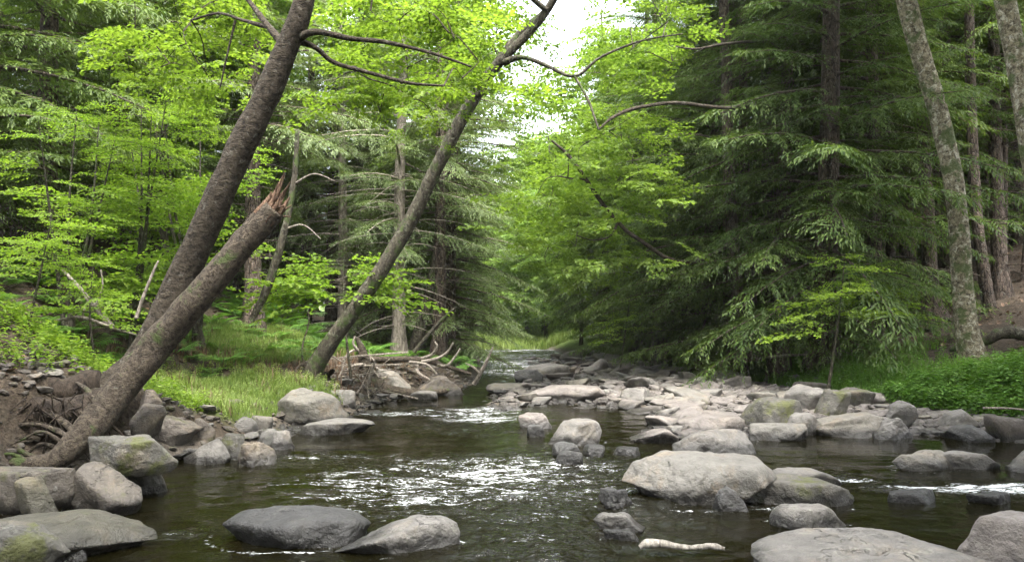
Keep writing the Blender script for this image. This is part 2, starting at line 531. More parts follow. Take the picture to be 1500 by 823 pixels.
c = t.mix(t.math('MULTIPLY', wt, 0.6), c, (0.03, 0.022, 0.010))
hh = t.math('ADD', n1, t.math('MULTIPLY', n2, 0.5))
gm.materials.append(t.surf(t.bsdf(c, 0.9, t.bump(hh, 1.0, 0.08), 0.2)))
tag(link('ground', gm), 'wooded stream banks with brown leaf litter and grassy flats', None, None, 'structure')

# ------------------------------------------------------------------ stones
_ico = {}
def ico(sub):
    if sub not in _ico:
        bm = bmesh.new()
        bmesh.ops.create_icosphere(bm, subdivisions=sub, radius=1)
        bm.verts.ensure_lookup_table()
        V = np.array([v.co[:] for v in bm.verts])
        V /= np.linalg.norm(V, axis=1)[:, None]
        Fc = np.array([[v.index for v in f.verts] for f in bm.faces])
        bm.free()
        _ico[sub] = (V, Fc)
    return _ico[sub]

def rock_shape(sub, seed, npl=13, p=14, rough=0.05, strata=0.0, prof=None, flat=0.7):
    d, Fc = ico(sub)
    r = np.random.default_rng(seed)
    n = r.normal(size=(npl, 3))
    n[:, 2] *= 0.8
    n /= np.linalg.norm(n, axis=1)[:, None]
    n = np.vstack([n, [[0, 0, 1], [0, 0, -1]]])
    dist = np.concatenate([r.uniform(0.62 if flat > 0.6 else 0.8, 1.0, npl), [flat, 0.8]])
    k = np.maximum(d @ n.T, 0) / dist
    rad = (k ** p).sum(1) ** (-1.0 / p)
    rad = np.minimum(rad, 1.6)
    V = d * rad[:, None]
    V -= (V.max(0) + V.min(0)) / 2
    V /= V.max(0)
    if prof is not None:
        pu, ph = zip(*prof)
        top = np.interp(V[:, 0], pu, ph)
        V[:, 2] = np.where(V[:, 2] > 0, V[:, 2] * top, V[:, 2])
    return V, Fc

def rock_mesh(name, mat, sub, seed, dims, npl=13, p=14, rough=0.05, strata=0.0, prof=None, flat=0.7, bend=0):
    V, Fc = rock_shape(sub, seed, npl, p, rough, strata, prof, min(flat, 0.46) if 'slab' in name else flat)
    V = V * np.asarray(dims)[None]
    s = float(np.mean(dims[:2]))
    d = ico(sub)[0]
    r = np.random.default_rng(seed + 900)
    o = seed * 3.7
    nz = fbm(V / s * 1.7 + o, 5, seed, 0.52)
    V = V + d * ((nz * rough - 0.022 * np.abs(fbm(V / s * 3.5 + o, 3, seed + 3)) + 0.01) * s)[:, None]
    for _ in range(3 if sub >= 5 else 0):
        nn_ = r.normal(size=3)
        nn_[2] *= 0.6
        nn_ /= np.linalg.norm(nn_)
        q_ = V / s
        dd = q_ @ nn_ - r.uniform(-0.5, 0.5) + 0.10 * fbm(q_ * 2.3 + 5, 3, seed + _)
        V = V - d * (0.035 * s * np.exp(-(dd / 0.022) ** 2) * sstep(-0.2, 0.3, vnoise(q_ * 1.5 + 9, seed + 7 * _)))[:, None]
        V = V - d * (0.03 * s * r.uniform(-1, 1) * sstep(-0.04, 0.04, dd))[:, None]
    if strata:
        lay = vnoise(np.stack([0 * V[:, 2] + o, 0 * V[:, 2], V[:, 2] / strata + 0.6 * fbm(V / s * 0.8, 2, seed)], -1), seed)
        V[:, :2] *= (1 + 0.07 * np.round(lay * 3) / 3)[:, None]
    me = mesh_from(name, V, Fc, True)
    me.materials.append(M[mat])
    return me

def stone(name, px, mat, label, zg=0.0, dr=0.75, p=14, rough=0.04, seed=1, prof=None, flat=0.75, sub=5, rot=0.0, tilt=(0, 0), strata=0.0, npl=10, group=None, cat='rock', sink=0.3):
    if tilt == (0, 0) and zg > 0:
        q_ = np.random.default_rng(seed)
        tilt, rot = (q_.uniform(0, 12), q_.normal(0, 6)), q_.normal(0, 18)
    if 'slab' in name and not strata:
        strata = 0.09
    x0, x1, yt, yb = px
    f = G((x0 + x1) / 2, yb, zg)
    wdt = (x1 - x0) / FPX * f[1]
    if tilt[0] > 10:
        sink = 1.1
    wdt *= 1 + 0.5 * dr * wdt / f[1] * 0.9
    dep = wdt * dr
    Yc = f[1] + dep * 0.42
    X = W((x0 + x1) / 2, yb, Yc)[0]
    ztop = W(0, yt, Yc - dep * 0.04)[2]
    hgt = max(ztop - zg, 0.04)
    bot = sink * hgt + 0.08
    c = (hgt + bot) / 2
    me = rock_mesh(name, mat, sub, seed, (wdt / 2, dep / 2, c), npl, min(p * 1.8, 26), rough + 0.02, strata, prof, flat)
    o = link(name, me)
    o.location = (X, Yc, ztop - c)
    o.rotation_euler = (math.radians(tilt[0]), math.radians(tilt[1]), math.radians(rot))
    tag(o, label, cat, group)
    HERO.append((X, Yc, max(wdt, dep) / 2))
    return o
HERO = []
dome = [(-1, 0.15), (-0.8, 0.55), (-0.4, 0.9), (0, 1), (0.5, 0.97), (0.8, 0.9), (1, 0.5)]
left_hump = [(-1, 0.6), (-0.7, 0.95), (-0.2, 1), (0.4, 0.95), (0.8, 0.6), (1, 0.3)]
wedge = [(-1, 0.05), (-0.3, 0.55), (0.3, 1), (0.7, 0.95), (1, 0.75)]
S = stone
# in the stream
S('boulder', (325, 538, 744, 802), 'rock_dark', 'smooth dark grey boulder in the near stream with a crease on its right end', 0, 0.6, 7, 0.035, 3, left_hump)
S('rock_slab', (500, 670, 764, 812), 'rock', 'low slanting grey slab half awash beside the smooth dark boulder', 0, 0.55, 12, 0.03, 4, wedge, tilt=(0, -3))
S('boulder', (918, 1134, 668, 742), 'rock_warm', 'broad domed tan boulder in mid stream, the largest rock in the water', 0, 0.62, 8, 0.035, 5, dome, flat=0.85, sub=6)
S('rock_slab', (1085, 1248, 702, 741), 'rock_moss', 'low olive slab with an orange leaf, lying against the domed tan boulder', 0, 0.45, 11, 0.03, 6, left_hump)
S('rock_slab', (1120, 1228, 689, 716), 'rock', 'pale slab showing behind the olive slab beside the domed boulder', 0, 0.5, 12, 0.03, 7, left_hump)
S('boulder', (1040, 1092, 715, 750), 'rock_dark', 'small dark rounded boulder at the foot of the domed tan boulder', 0, 0.8, 8, 0.06, 8)
S('stone', (1070, 1101, 711, 732), 'rock_warm', 'small pale stone wedged between dark round boulder and domed boulder', 0.02, 0.7, 10, 0.03, 9, sub=4)
S('rock', (877, 930, 716, 744), 'rock_dark', 'dark jagged rock at the upstream left end of the domed boulder', 0, 0.8, 26, 0.10, 10)
S('stone', (870, 947, 752, 780), 'rock', 'small flat grey stone in the pool in front of the jagged rock', 0, 0.6, 16, 0.04, 11, left_hump)
S('stone', (884, 943, 775, 791), 'rock_dark', 'thin dark stone awash just in front of small flat grey stone', 0, 0.5, 14, 0.06, 12, sub=4)
S('boulder', (1131, 1240, 740, 776), 'rock', 'pale rounded oblong stone behind the large near slab', 0, 0.55, 7, 0.03, 13, left_hump)
S('rock_slab', (1112, 1500, 818, 890), 'rock', 'large flat pale grey slab filling the near right corner of the stream', 0, 0.62, 16, 0.02, 14, [(-1, 0.2), (-0.7, 0.75), (-0.4, 0.95), (0.3, 1), (1, 0.95)], flat=0.5, sub=6, strata=0.06, tilt=(4, 0))
S('boulder', (1402, 1580, 752, 850), 'rock_pink', 'pinkish rounded slab at the right edge beyond the large pale slab', 0, 0.6, 9, 0.03, 15, [(-1, 0.5), (-0.6, 0.95), (0, 1), (1, 0.9)], sub=5)
S('rock', (1306, 1398, 659, 690), 'rock_warm', 'pale saddle shaped rock in the right hand pool, left of its grey neighbour', 0, 0.5, 10, 0.04, 16, [(-1, 0.6), (-0.7, 0.8), (-0.3, 0.75), (0.3, 1), (0.8, 0.8), (1, 0.5)])
S('rock', (1372, 1464, 661, 688), 'rock', 'grey tapering rock touching the pale saddle shaped rock', 0, 0.5, 12, 0.03, 17, left_hump)
S('rock', (1475, 1530, 655, 692), 'rock', 'grey rock cut by the right edge of the photo above the rapid', 0, 0.7, 16, 0.04, 18, wedge)
S('stone', (1300, 1374, 718, 738), 'rock_dark', 'dark wet stone just below the white rapid', 0, 0.6, 10, 0.04, 19, sub=4)
S('stone', (1412, 1484, 721, 740), 'rock_dark', 'dark wet stone in the white rapid near the right edge', 0, 0.6, 12, 0.05, 20, sub=4)
S('boulder', (800, 882, 614, 652), 'rock', 'square grey boulder in mid stream with two round stones before it', 0, 0.7, 22, 0.02, 21, [(-1, 0.75), (-0.5, 1), (0.6, 1), (1, 0.8)], flat=0.7)
S('stone', (809, 850, 648, 668), 'rock_dark', 'brown round stone right in front of the square boulder', 0, 0.7, 8, 0.04, 22, sub=4)
S('stone', (816, 853, 660, 683), 'rock_dark', 'lowest of the round brown stones before the square boulder', 0, 0.7, 8, 0.04, 23, sub=4)
S('stone', (854, 886, 652, 668), 'rock_dark', 'brown stone off the right corner of the square boulder', 0, 0.7, 8, 0.04, 24, sub=4)
S('stone', (894, 938, 655, 666), 'rock_dark', 'thin dark stone farthest right in the file before the square boulder', 0, 0.5, 12, 0.04, 25, sub=4)
S('rock', (760, 806, 606, 628), 'rock_pink', 'reddish broken rock to the left of the square boulder', 0, 0.7, 18, 0.08, 26)
S('stone', (772, 800, 622, 640), 'rock_dark', 'dark stone between reddish rock and square boulder', 0, 0.7, 16, 0.08, 27, sub=4)
S('boulder', (983, 1103, 629, 664), 'rock', 'long grey whaleback boulder at the edge of the gravel bar', 0, 0.5, 11, 0.025, 28, [(-1, 0.1), (-0.6, 0.65), (0, 1), (0.6, 1), (0.9, 0.8), (1, 0.6)])
S('rock_slab', (922, 993, 628, 650), 'rock_pink', 'thin tilted slab pointing upstream beside the whaleback boulder', 0, 0.7, 22, 0.03, 29, wedge)
S('rock_slab', (768, 890, 564, 592), 'rock_pink', 'broad pale flat slab at the head of the green pool', 0.0, 0.55, 14, 0.02, 30, dome)
S('rock', (877, 912, 569, 585), 'rock', 'grey block standing at the right end of the broad flat slab', 0.02, 0.7, 24, 0.03, 31, sub=4)
S('rock', (909, 953, 569, 594), 'rock', 'rounded grey rock mirrored in the green pool', 0, 0.7, 10, 0.03, 32, sub=4)
S('rock', (855, 892, 526, 547), 'rock', 'pointed pale rock standing highest on the far gravel bar', 0.12, 0.8, 24, 0.03, 33, wedge, sub=4)
S('rock', (754, 797, 542, 562), 'rock_dark', 'dark angular rock in the narrow far channel', 0, 0.7, 24, 0.05, 34, sub=4)
S('rock', (968, 1034, 594, 621), 'rock_pink', 'pale pyramid shaped rock at the right end of the green pool', 0, 0.7, 18, 0.03, 35, wedge)
S('rock_slab', (985, 1090, 609, 634), 'rock_pink', 'flat pink slab behind the whaleback boulder', 0.05, 0.6, 18, 0.02, 36, dome)
S('rock', (1083, 1178, 584, 627), 'rock_moss', 'rounded olive rock with moss in the middle of the gravel bar', 0.08, 0.7, 9, 0.04, 37, dome)
S('boulder', (1138, 1224, 562, 595), 'rock', 'largest grey slab leaning at the back of the gravel bar', 0.22, 0.6, 18, 0.02, 38, [(-1, 0.55), (-0.7, 0.9), (-0.3, 1), (0.4, 0.9), (1, 0.4)], tilt=(18, -8))
S('rock', (1198, 1243, 572, 608), 'rock_moss', 'upright olive rounded rock with bands before the leaning grey slab', 0.15, 0.8, 8, 0.03, 39, strata=0.12)
S('rock', (1228, 1280, 569, 594), 'rock_moss', 'oblong greenish rock touching the banded upright rock', 0.2, 0.6, 9, 0.03, 40)
S('rock_slab', (1093, 1184, 622, 646), 'rock_warm', 'pale knobbly slab lying at the waterline of the gravel bar', 0, 0.5, 12, 0.06, 41)
S('rock', (1143, 1197, 606, 633), 'rock', 'whitish angular rock behind the knobbly slab', 0.06, 0.7, 20, 0.04, 42, dome, sub=4)
S('rock_slab', (1186, 1288, 603, 641), 'rock_warm', 'cracked layered slab dipping into the water of the right pool', 0, 0.7, 14, 0.03, 43, [(-1, 0.3), (0, 0.75), (0.6, 1), (1, 0.8)], strata=0.08)
S('rock', (1272, 1338, 612, 643), 'rock', 'rough grey rock at the waterline right of the cracked layered slab', 0, 0.7, 12, 0.06, 44, prof=[(-1, 0.3), (-0.4, 0.8), (0.1, 1), (0.6, 0.7), (1, 0.35)], rot=18)
S('rock', (1298, 1346, 588, 614), 'rock', 'grey rock against the foot of the leafy herbs', 0.2, 0.7, 18, 0.04, 45, sub=4, prof=[(-1, 0.3), (-0.4, 0.8), (0.1, 1), (0.6, 0.7), (1, 0.35)], rot=6)
S('rock', (1374, 1428, 598, 626), 'rock', 'squared grey rock lying under the edge of the leafy herbs', 0.1, 0.7, 20, 0.03, 46, sub=4, prof=[(-1, 0.3), (-0.4, 0.8), (0.1, 1), (0.6, 0.7), (1, 0.35)], rot=3)
S('rock', (1385, 1452, 622, 644), 'rock_dark', 'dark flat rock at the right pool waterline below the herbs', 0.03, 0.6, 14, 0.04, 47, sub=4, prof=[(-1, 0.3), (-0.4, 0.8), (0.1, 1), (0.6, 0.7), (1, 0.35)], rot=12)
S('rock_slab', (1440, 1520, 612, 640), 'rock_brown', 'long brown slab on the right waterline at the edge of the photo', 0.06, 0.5, 14, 0.04, 48, sub=4)
# along the left bank
S('rock_slab', (403, 517, 574, 622), 'rock_warm', 'big pale slab patched with yellow moss on the left waterline', 0, 0.55, 16, 0.02, 50, [(-1, 0.75), (-0.6, 1), (0.5, 1), (1, 0.6)], flat=0.8, tilt=(16, 0))
S('rock_slab', (430, 548, 616, 638), 'rock', 'wet flat slab in the water below the moss patched slab', 0, 0.5, 16, 0.02, 51, dome)
S('boulder', (348, 403, 647, 684), 'rock_brown', 'brown rounded boulder farthest out on the left waterline', 0, 0.8, 9, 0.06, 52)
S('rock', (270, 337, 643, 681), 'rock', 'angular split grey rock at the left waterline', 0, 0.8, 24, 0.03, 53, wedge)
S('rock', (303, 358, 637, 674), 'rock_moss', 'grey rock topped with moss between split rock and brown boulder', 0, 0.7, 14, 0.03, 54)
S('rock', (393, 432, 631, 659), 'rock', 'low grey rock at the waterline right of the brown boulder', 0, 0.7, 14, 0.03, 55, sub=4)
S('rock', (338, 377, 610, 638), 'rock', 'rounded grey rock below the bright grass', 0.08, 0.8, 10, 0.03, 56, sub=4)
S('rock', (364, 398, 608, 634), 'rock_warm', 'pale cream rock beside the rounded grey rock below the grass', 0.08, 0.8, 14, 0.03, 57, sub=4)
S('rock_slab', (312, 356, 604, 626), 'rock_warm', 'flat tan slab just under the bright grass', 0.16, 0.7, 16, 0.03, 58, sub=4)
S('rock_slab', (148, 286, 606, 660), 'rock_brown', 'long thick brown slab jutting out under the leaning trunks', 0.12, 0.6, 18, 0.025, 59, [(-1, 0.8), (-0.4, 1), (0.5, 0.95), (1, 0.7)], strata=0.1)
S('rock', (270, 314, 612, 652), 'rock_brown', 'brown angular rock at the tip of the long thick slab', 0.1, 0.8, 24, 0.04, 60, sub=4)
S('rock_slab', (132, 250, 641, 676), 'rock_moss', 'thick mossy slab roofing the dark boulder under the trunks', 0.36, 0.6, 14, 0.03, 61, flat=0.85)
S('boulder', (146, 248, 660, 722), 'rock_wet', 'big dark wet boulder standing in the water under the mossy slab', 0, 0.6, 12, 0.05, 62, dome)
S('rock_slab', (92, 214, 702, 752), 'rock_brown', 'tilted purplish slab with split layers near the left corner', 0.02, 0.55, 20, 0.04, 63, None, strata=0.07, tilt=(14, 30))
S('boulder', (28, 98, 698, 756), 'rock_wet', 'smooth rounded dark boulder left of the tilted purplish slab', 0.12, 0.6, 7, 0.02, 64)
S('rock_slab', (-20, 108, 686, 728), 'rock_brown', 'thin flat slab behind the smooth rounded boulder', 0.2, 0.5, 16, 0.02, 65, flat=0.9)
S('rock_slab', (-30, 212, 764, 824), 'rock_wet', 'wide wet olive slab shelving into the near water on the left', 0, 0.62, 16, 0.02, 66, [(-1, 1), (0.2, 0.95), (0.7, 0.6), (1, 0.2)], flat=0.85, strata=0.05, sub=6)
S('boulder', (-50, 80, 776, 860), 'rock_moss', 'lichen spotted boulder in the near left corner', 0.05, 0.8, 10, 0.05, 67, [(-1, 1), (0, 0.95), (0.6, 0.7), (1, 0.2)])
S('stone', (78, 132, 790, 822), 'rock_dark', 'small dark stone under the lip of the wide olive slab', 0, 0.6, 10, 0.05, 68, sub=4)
S('rock', (190, 240, 592, 622), 'rock_brown', 'stacked brown block below the leaning trunks and above long slab', 0.5, 0.8, 20, 0.06, 69, sub=4, strata=0.08)
S('rock', (200, 238, 572, 598), 'rock_brown', 'smaller brown block perched highest under the leaning trunks', 0.65, 0.8, 20, 0.06, 70, sub=4)
S('rock', (540, 600, 538, 578), 'rock_warm', 'pale pointed boulder behind the fallen log', 0.05, 0.6, 18, 0.03, 71, [(-1, 1), (-0.5, 0.95), (0.2, 0.7), (1, 0.15)])
S('rock', (608, 680, 552, 578), 'rock_brown', 'low tan boulder behind the right end of fallen log', 0.02, 0.5, 10, 0.03, 72, dome)
S('rock', (468, 520, 572, 596), 'rock', 'grey rock at the foot of the root mass', 0.12, 0.7, 16, 0.05, 73, sub=4)
S('stone', (595, 642, 573, 585), 'rock', 'flat pale stone in the water below the fallen log', 0, 0.6, 16, 0.03, 74, sub=4)

# ------------------------------------------------------------------ water
def blob(x, y, px, py, rx, ry):   # riffle centred where the photograph shows it, radii in metres
    c = G(px, py)
    return np.exp(-((x - c[0]) / rx) ** 2 - ((y - c[1]) / ry) ** 2)
def riffle_at(x, y):
    r = 0.95 * blob(x, y, 745, 690, 1.7, 1.5)
    r = np.maximum(r, 0.85 * blob(x, y, 620, 690, 1.0, 1.1))
    r = np.maximum(r, 0.75 * blob(x, y, 480, 668, 1.1, 0.35))
    r = np.maximum(r, 0.85 * blob(x, y, 640, 603, 2.2, 0.9))
    r = np.maximum(r, 0.9 * blob(x, y, 690, 625, 1.2, 1.1))
    r = np.maximum(r, 0.9 * blob(x, y, 840, 700, 1.0, 1.1))
    r = np.maximum(r, 0.7 * blob(x, y, 580, 770, 0.55, 0.45))
    r = np.maximum(r, 0.75 * blob(x, y, 275, 782, 0.35, 0.25))
    r = np.maximum(r, 0.85 * blob(x, y, 780, 800, 0.8, 1.2))
    r = np.maximum(r, 0.95 * blob(x, y, 1200, 700, 0.7, 0.5))
    r = np.maximum(r, 1.0 * blob(x, y, 1330, 712, 0.9, 0.38))
    r = np.maximum(r, 1.0 * blob(x, y, 1450, 716, 0.9, 0.42))
    r = np.maximum(r, 1.0 * blob(x, y, 1580, 722, 0.9, 0.42))
    r = np.maximum(r, 0.9 * blob(x, y, 710, 700, 3.2, 3.0) - 0.7 * blob(x, y, 590, 652, 1.3, 0.8) - 0.5 * blob(x, y, 430, 715, 0.9, 0.8))
    r = np.maximum(r, 0.7 * blob(x, y, 780, 592, 1.3, 0.8))
    r = np.maximum(r, 0.8 * sstep(17, 21, y))
    return r
def foam_glint_at(x, y):  # rapid foam, and white specks painted for sky glints on the riffles
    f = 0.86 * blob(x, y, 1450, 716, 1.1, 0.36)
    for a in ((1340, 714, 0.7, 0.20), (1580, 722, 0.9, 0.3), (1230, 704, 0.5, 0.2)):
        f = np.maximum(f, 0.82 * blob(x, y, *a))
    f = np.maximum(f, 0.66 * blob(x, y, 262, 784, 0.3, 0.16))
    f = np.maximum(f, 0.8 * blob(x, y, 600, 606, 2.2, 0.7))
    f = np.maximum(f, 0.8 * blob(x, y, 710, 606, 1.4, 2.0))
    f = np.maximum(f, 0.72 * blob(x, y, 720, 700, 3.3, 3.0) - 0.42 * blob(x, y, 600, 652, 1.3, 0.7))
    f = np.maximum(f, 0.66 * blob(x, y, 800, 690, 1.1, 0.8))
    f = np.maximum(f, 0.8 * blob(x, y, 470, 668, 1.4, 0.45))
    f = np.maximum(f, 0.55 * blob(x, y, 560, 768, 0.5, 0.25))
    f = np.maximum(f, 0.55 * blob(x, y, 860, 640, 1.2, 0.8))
    f = np.maximum(f, 0.62 * blob(x, y, 775, 795, 0.45, 0.8))  # painted streak for the bright sky reflected here
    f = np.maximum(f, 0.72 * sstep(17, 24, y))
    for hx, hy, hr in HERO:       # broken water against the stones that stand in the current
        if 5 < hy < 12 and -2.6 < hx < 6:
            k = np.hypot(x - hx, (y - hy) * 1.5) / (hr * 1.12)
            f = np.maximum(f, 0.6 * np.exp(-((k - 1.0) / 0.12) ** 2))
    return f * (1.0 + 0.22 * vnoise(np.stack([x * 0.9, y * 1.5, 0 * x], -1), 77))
rows = np.concatenate([[-6, -2, 0, 1.5, 2.6], np.geomspace(3.4, 49, 900)])
s_ = np.linspace(-0.85, 1.15, 520)
WX = s_[None, :] * np.maximum(rows, 3.4)[:, None] * np.interp(rows, [3.4, 10, 49], [1.3, 1.0, 0.35])[:, None]
WY = np.repeat(rows[:, None], len(s_), 1)
x_, y_ = WX.ravel(), WY.ravel()
rf = riffle_at(x_, y_)
q = np.stack([x_ * 0.75, y_, 0 * x_], -1)
wz = (0.006 + 0.012 * rf) * vnoise(q * 1.6, 3) + (0.0016 + 0.030 * rf) * vnoise(q * 5.0 + 7, 4) + (0.0006 + 0.020 * rf) * (0.5 - np.abs(vnoise(q * 10 + 3, 5))) + 0.009 * rf * (0.5 - np.abs(vnoise(q * 22, 6)))
near = sstep(40, 12, y_)
wz *= 0.45 + 0.55 * near
wz += 0.10 * sstep(20, 44, y_)
ny, nx = WX.shape
idx = np.arange(nx * ny).reshape(ny, nx)
F = np.stack([idx[:-1, :-1], idx[:-1, 1:], idx[1:, 1:], idx[1:, :-1]], -1).reshape(-1, 4)
wm = mesh_from('stream_water', np.stack([x_, y_, wz], -1), F, True)
for nm, a in (('riffle', rf), ('foam_glint', foam_glint_at(x_, y_))):
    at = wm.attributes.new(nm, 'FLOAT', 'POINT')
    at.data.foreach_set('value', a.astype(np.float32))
t = NT('stream_water')
g = t.new('ShaderNodeNewGeometry')
p = t.mapping(g.outputs['Position'], (0.7, 1.0, 1.0))
rfa, fma = t.attr('riffle'), t.attr('foam_glint')
na, nb = t.noise(p, 9, 3, 0.5, 0.3), t.noise(p, 30, 3, 0.6, 0.2)
hgt = t.math('ADD', t.math('MULTIPLY', na, 0.6), t.math('MULTIPLY', nb, t.math('MULTIPLY_ADD', rfa, 0.55, 0.10)))
hgt = t.math('MULTIPLY', hgt, t.math('MULTIPLY_ADD', rfa, 0.9, 0.06))
bp = t.bump(hgt, 1.0, 0.06)
fr = t.new('ShaderNodeFresnel')
fr.inputs[0].default_value = 1.33
t.l.new(bp, fr.inputs['Normal'])
tr = t.new('ShaderNodeBsdfTransparent')
tr.inputs[0].default_value = (0.26, 0.20, 0.09, 1)
df = t.new('ShaderNodeBsdfDiffuse')
df.inputs[0].default_value = (0.010, 0.009, 0.003, 1)
mx = t.new('ShaderNodeMixShader')
mx.inputs[0].default_value = 0.45
t.l.new(tr.outputs[0], mx.inputs[1])
t.l.new(df.outputs[0], mx.inputs[2])
gl = t.new('ShaderNodeBsdfGlossy')
gl.inputs['Roughness'].default_value = 0.02
t.l.new(bp, gl.inputs['Normal'])
m2 = t.new('ShaderNodeMixShader')
t.l.new(fr.outputs[0], m2.inputs[0])
t.l.new(mx.outputs[0], m2.inputs[1])
t.l.new(gl.outputs[0], m2.inputs[2])
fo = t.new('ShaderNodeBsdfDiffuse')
fo.inputs[0].default_value = (0.62, 0.64, 0.64, 1)  # white shared by real foam and painted glints
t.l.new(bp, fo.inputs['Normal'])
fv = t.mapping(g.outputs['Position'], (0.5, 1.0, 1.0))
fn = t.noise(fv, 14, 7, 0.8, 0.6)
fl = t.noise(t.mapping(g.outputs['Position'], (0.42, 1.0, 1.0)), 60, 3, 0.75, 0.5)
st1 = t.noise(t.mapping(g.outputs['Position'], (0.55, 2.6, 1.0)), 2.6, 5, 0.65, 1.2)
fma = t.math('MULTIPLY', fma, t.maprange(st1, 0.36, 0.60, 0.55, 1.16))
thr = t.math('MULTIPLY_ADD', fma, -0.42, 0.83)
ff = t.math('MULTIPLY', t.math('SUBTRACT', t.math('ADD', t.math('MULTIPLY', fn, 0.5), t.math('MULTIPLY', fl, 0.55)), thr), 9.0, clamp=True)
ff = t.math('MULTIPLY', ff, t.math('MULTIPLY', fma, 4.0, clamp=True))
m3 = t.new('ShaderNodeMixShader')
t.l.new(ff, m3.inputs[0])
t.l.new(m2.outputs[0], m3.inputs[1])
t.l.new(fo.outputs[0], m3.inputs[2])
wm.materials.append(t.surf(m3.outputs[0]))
tag(link('stream_water', wm), 'shallow clear brown stream with riffles', None, None, 'structure')

# copies: the stones one can count on the gravel bar and along both waterlines
rng = np.random.default_rng(11)
VAR = {}
for mat in ('rock', 'rock_pink', 'rock_warm', 'rock_brown', 'rock_dark', 'rock_moss'):
    VAR[mat] = []
    for k in range(5):
        s = 100 + k * 7 + len(mat)
        VAR[mat].append(rock_mesh('stone', mat, 4, s, (1, rng.uniform(0.6, 0.95), (0.16, 0.2, 0.14, 0.3, 0.36)[k]), 10, (22, 30, 26, 24, 12)[k], 0.05, 0.0, None, 0.45 if k < 3 else 0.7))
placed = list(HERO)
def free(x, y, r, k=0.75):
    for a, b, c in placed:
        if (a - x) ** 2 + (b - y) ** 2 < (k * (r + c)) ** 2:
            return False
    return True
def put_stones(n, sampler, mats, sizes, label, group, k=0.72, name='stone', lift=0.25):
    done, tries = 0, 0
    while done < n and tries < n * 60:
        tries += 1
        pt = sampler()
        if pt is None:
            continue
        x, y = pt
        r = float(np.clip(rng.lognormal(math.log(sizes[0]), sizes[1]), sizes[2], sizes[3]))
        if not free(x, y, r, k):
            continue
        mat = mats[rng.integers(len(mats))]
        me = VAR[mat][rng.integers(5)]
        o = link(name, me)
        o.location = (x, y, max(h1(x, y), -0.12) + r * (lift - 0.1) - 0.0)
        o.scale = (r, r * rng.uniform(0.8, 1.1), r * rng.uniform(0.75, 1.25))
        o.rotation_euler = (rng.normal(0, 0.13), rng.normal(0, 0.13), rng.uniform(0, 2 * PI))
        lb = label[mat] if isinstance(label, dict) else label
        tag(o, lb, 'stone', group)
        placed.append((x, y, r))
        done += 1
def s_bar(px0, px1, py0, py1, lo=0.0, hi=9):
    def f():
        g_ = G(rng.uniform(px0, px1), rng.uniform(py0, py1), 0.08)
        d = float(bar_sd(g_[0:1], g_[1:2])[0])
        return (g_[0], g_[1]) if lo < d < hi and g_[0] < xr(g_[1]) + 0.35 else None
    return f
BARL = {'rock': 'grey stone among the jumbled stones of the gravel bar', 'rock_pink': 'pinkish stone among the jumbled stones of the gravel bar', 'rock_warm': 'tan stone among the jumbled stones of the gravel bar',
        'rock_moss': 'greenish stone among the jumbled stones of the gravel bar', 'rock_dark': 'dark stone among the jumbled stones of the gravel bar', 'rock_brown': 'brown stone among the jumbled stones of the gravel bar'}
put_stones(45, s_bar(860, 1300, 545, 645), ['rock', 'rock_pink', 'rock_pink', 'rock_warm'], (0.36, 0.25, 0.25, 0.6), BARL, 'loose stones of the gravel bar', 0.62)
put_stones(90, s_bar(860, 1520, 540, 650), ['rock', 'rock_pink', 'rock_pink', 'rock_warm', 'rock', 'rock'], (0.17, 0.3, 0.11, 0.3), BARL, 'loose stones of the gravel bar', 0.62)
put_stones(80, s_bar(740, 1080, 520, 600), ['rock', 'rock_pink', 'rock_pink', 'rock_warm', 'rock'], (0.34, 0.4, 0.15, 0.75), BARL, 'loose stones of the gravel bar', 0.55)
def s_farch():
    g_ = G(rng.uniform(765, 890), rng.uniform(520, 552), 0.0)
    return (g_[0], g_[1]) if xl(g_[1]) + 0.4 < g_[0] < xr(g_[1]) and float(bar_sd(g_[0:1], g_[1:2])[0]) < 0.2 else None
put_stones(24, s_farch, ['rock_pink', 'rock_pink', 'rock', 'rock_warm'], (0.42, 0.3, 0.25, 0.65), {'rock_pink': 'pinkish flat stone half awash in the far channel', 'rock': 'grey flat stone half awash in the far channel', 'rock_warm': 'tan flat stone half awash in the far channel'}, 'stones in the far channel', 0.7, lift=0.12)
def s_rif():
    g_ = G(rng.uniform(690, 800), rng.uniform(572, 640), 0.0)
    return (g_[0], g_[1]) if g_[0] > xl(g_[1]) + 0.5 else None
put_stones(26, s_rif, ['rock_dark', 'rock_pink', 'rock_dark'], (0.14, 0.3, 0.08, 0.25), {'rock_dark': 'small dark wet stone breaking the water of the upper riffle', 'rock_pink': 'small reddish stone breaking the water of the upper riffle'}, 'stones breaking the upper riffle', 0.8)
def s_left(y0, y1, a, b):
    def f():
        y = rng.uniform(y0, y1)
        return (xl(y) - rng.uniform(a, b), y)
    return f
put_stones(70, s_left(5.4, 16.5, -0.35, 0.9), ['rock', 'rock_warm', 'rock_brown', 'rock'], (0.14, 0.35, 0.07, 0.3), {'rock': 'small grey stone along the left waterline', 'rock_warm': 'small tan stone along the left waterline', 'rock_brown': 'small brown stone along the left waterline'}, 'small stones along the left waterline', 0.6)
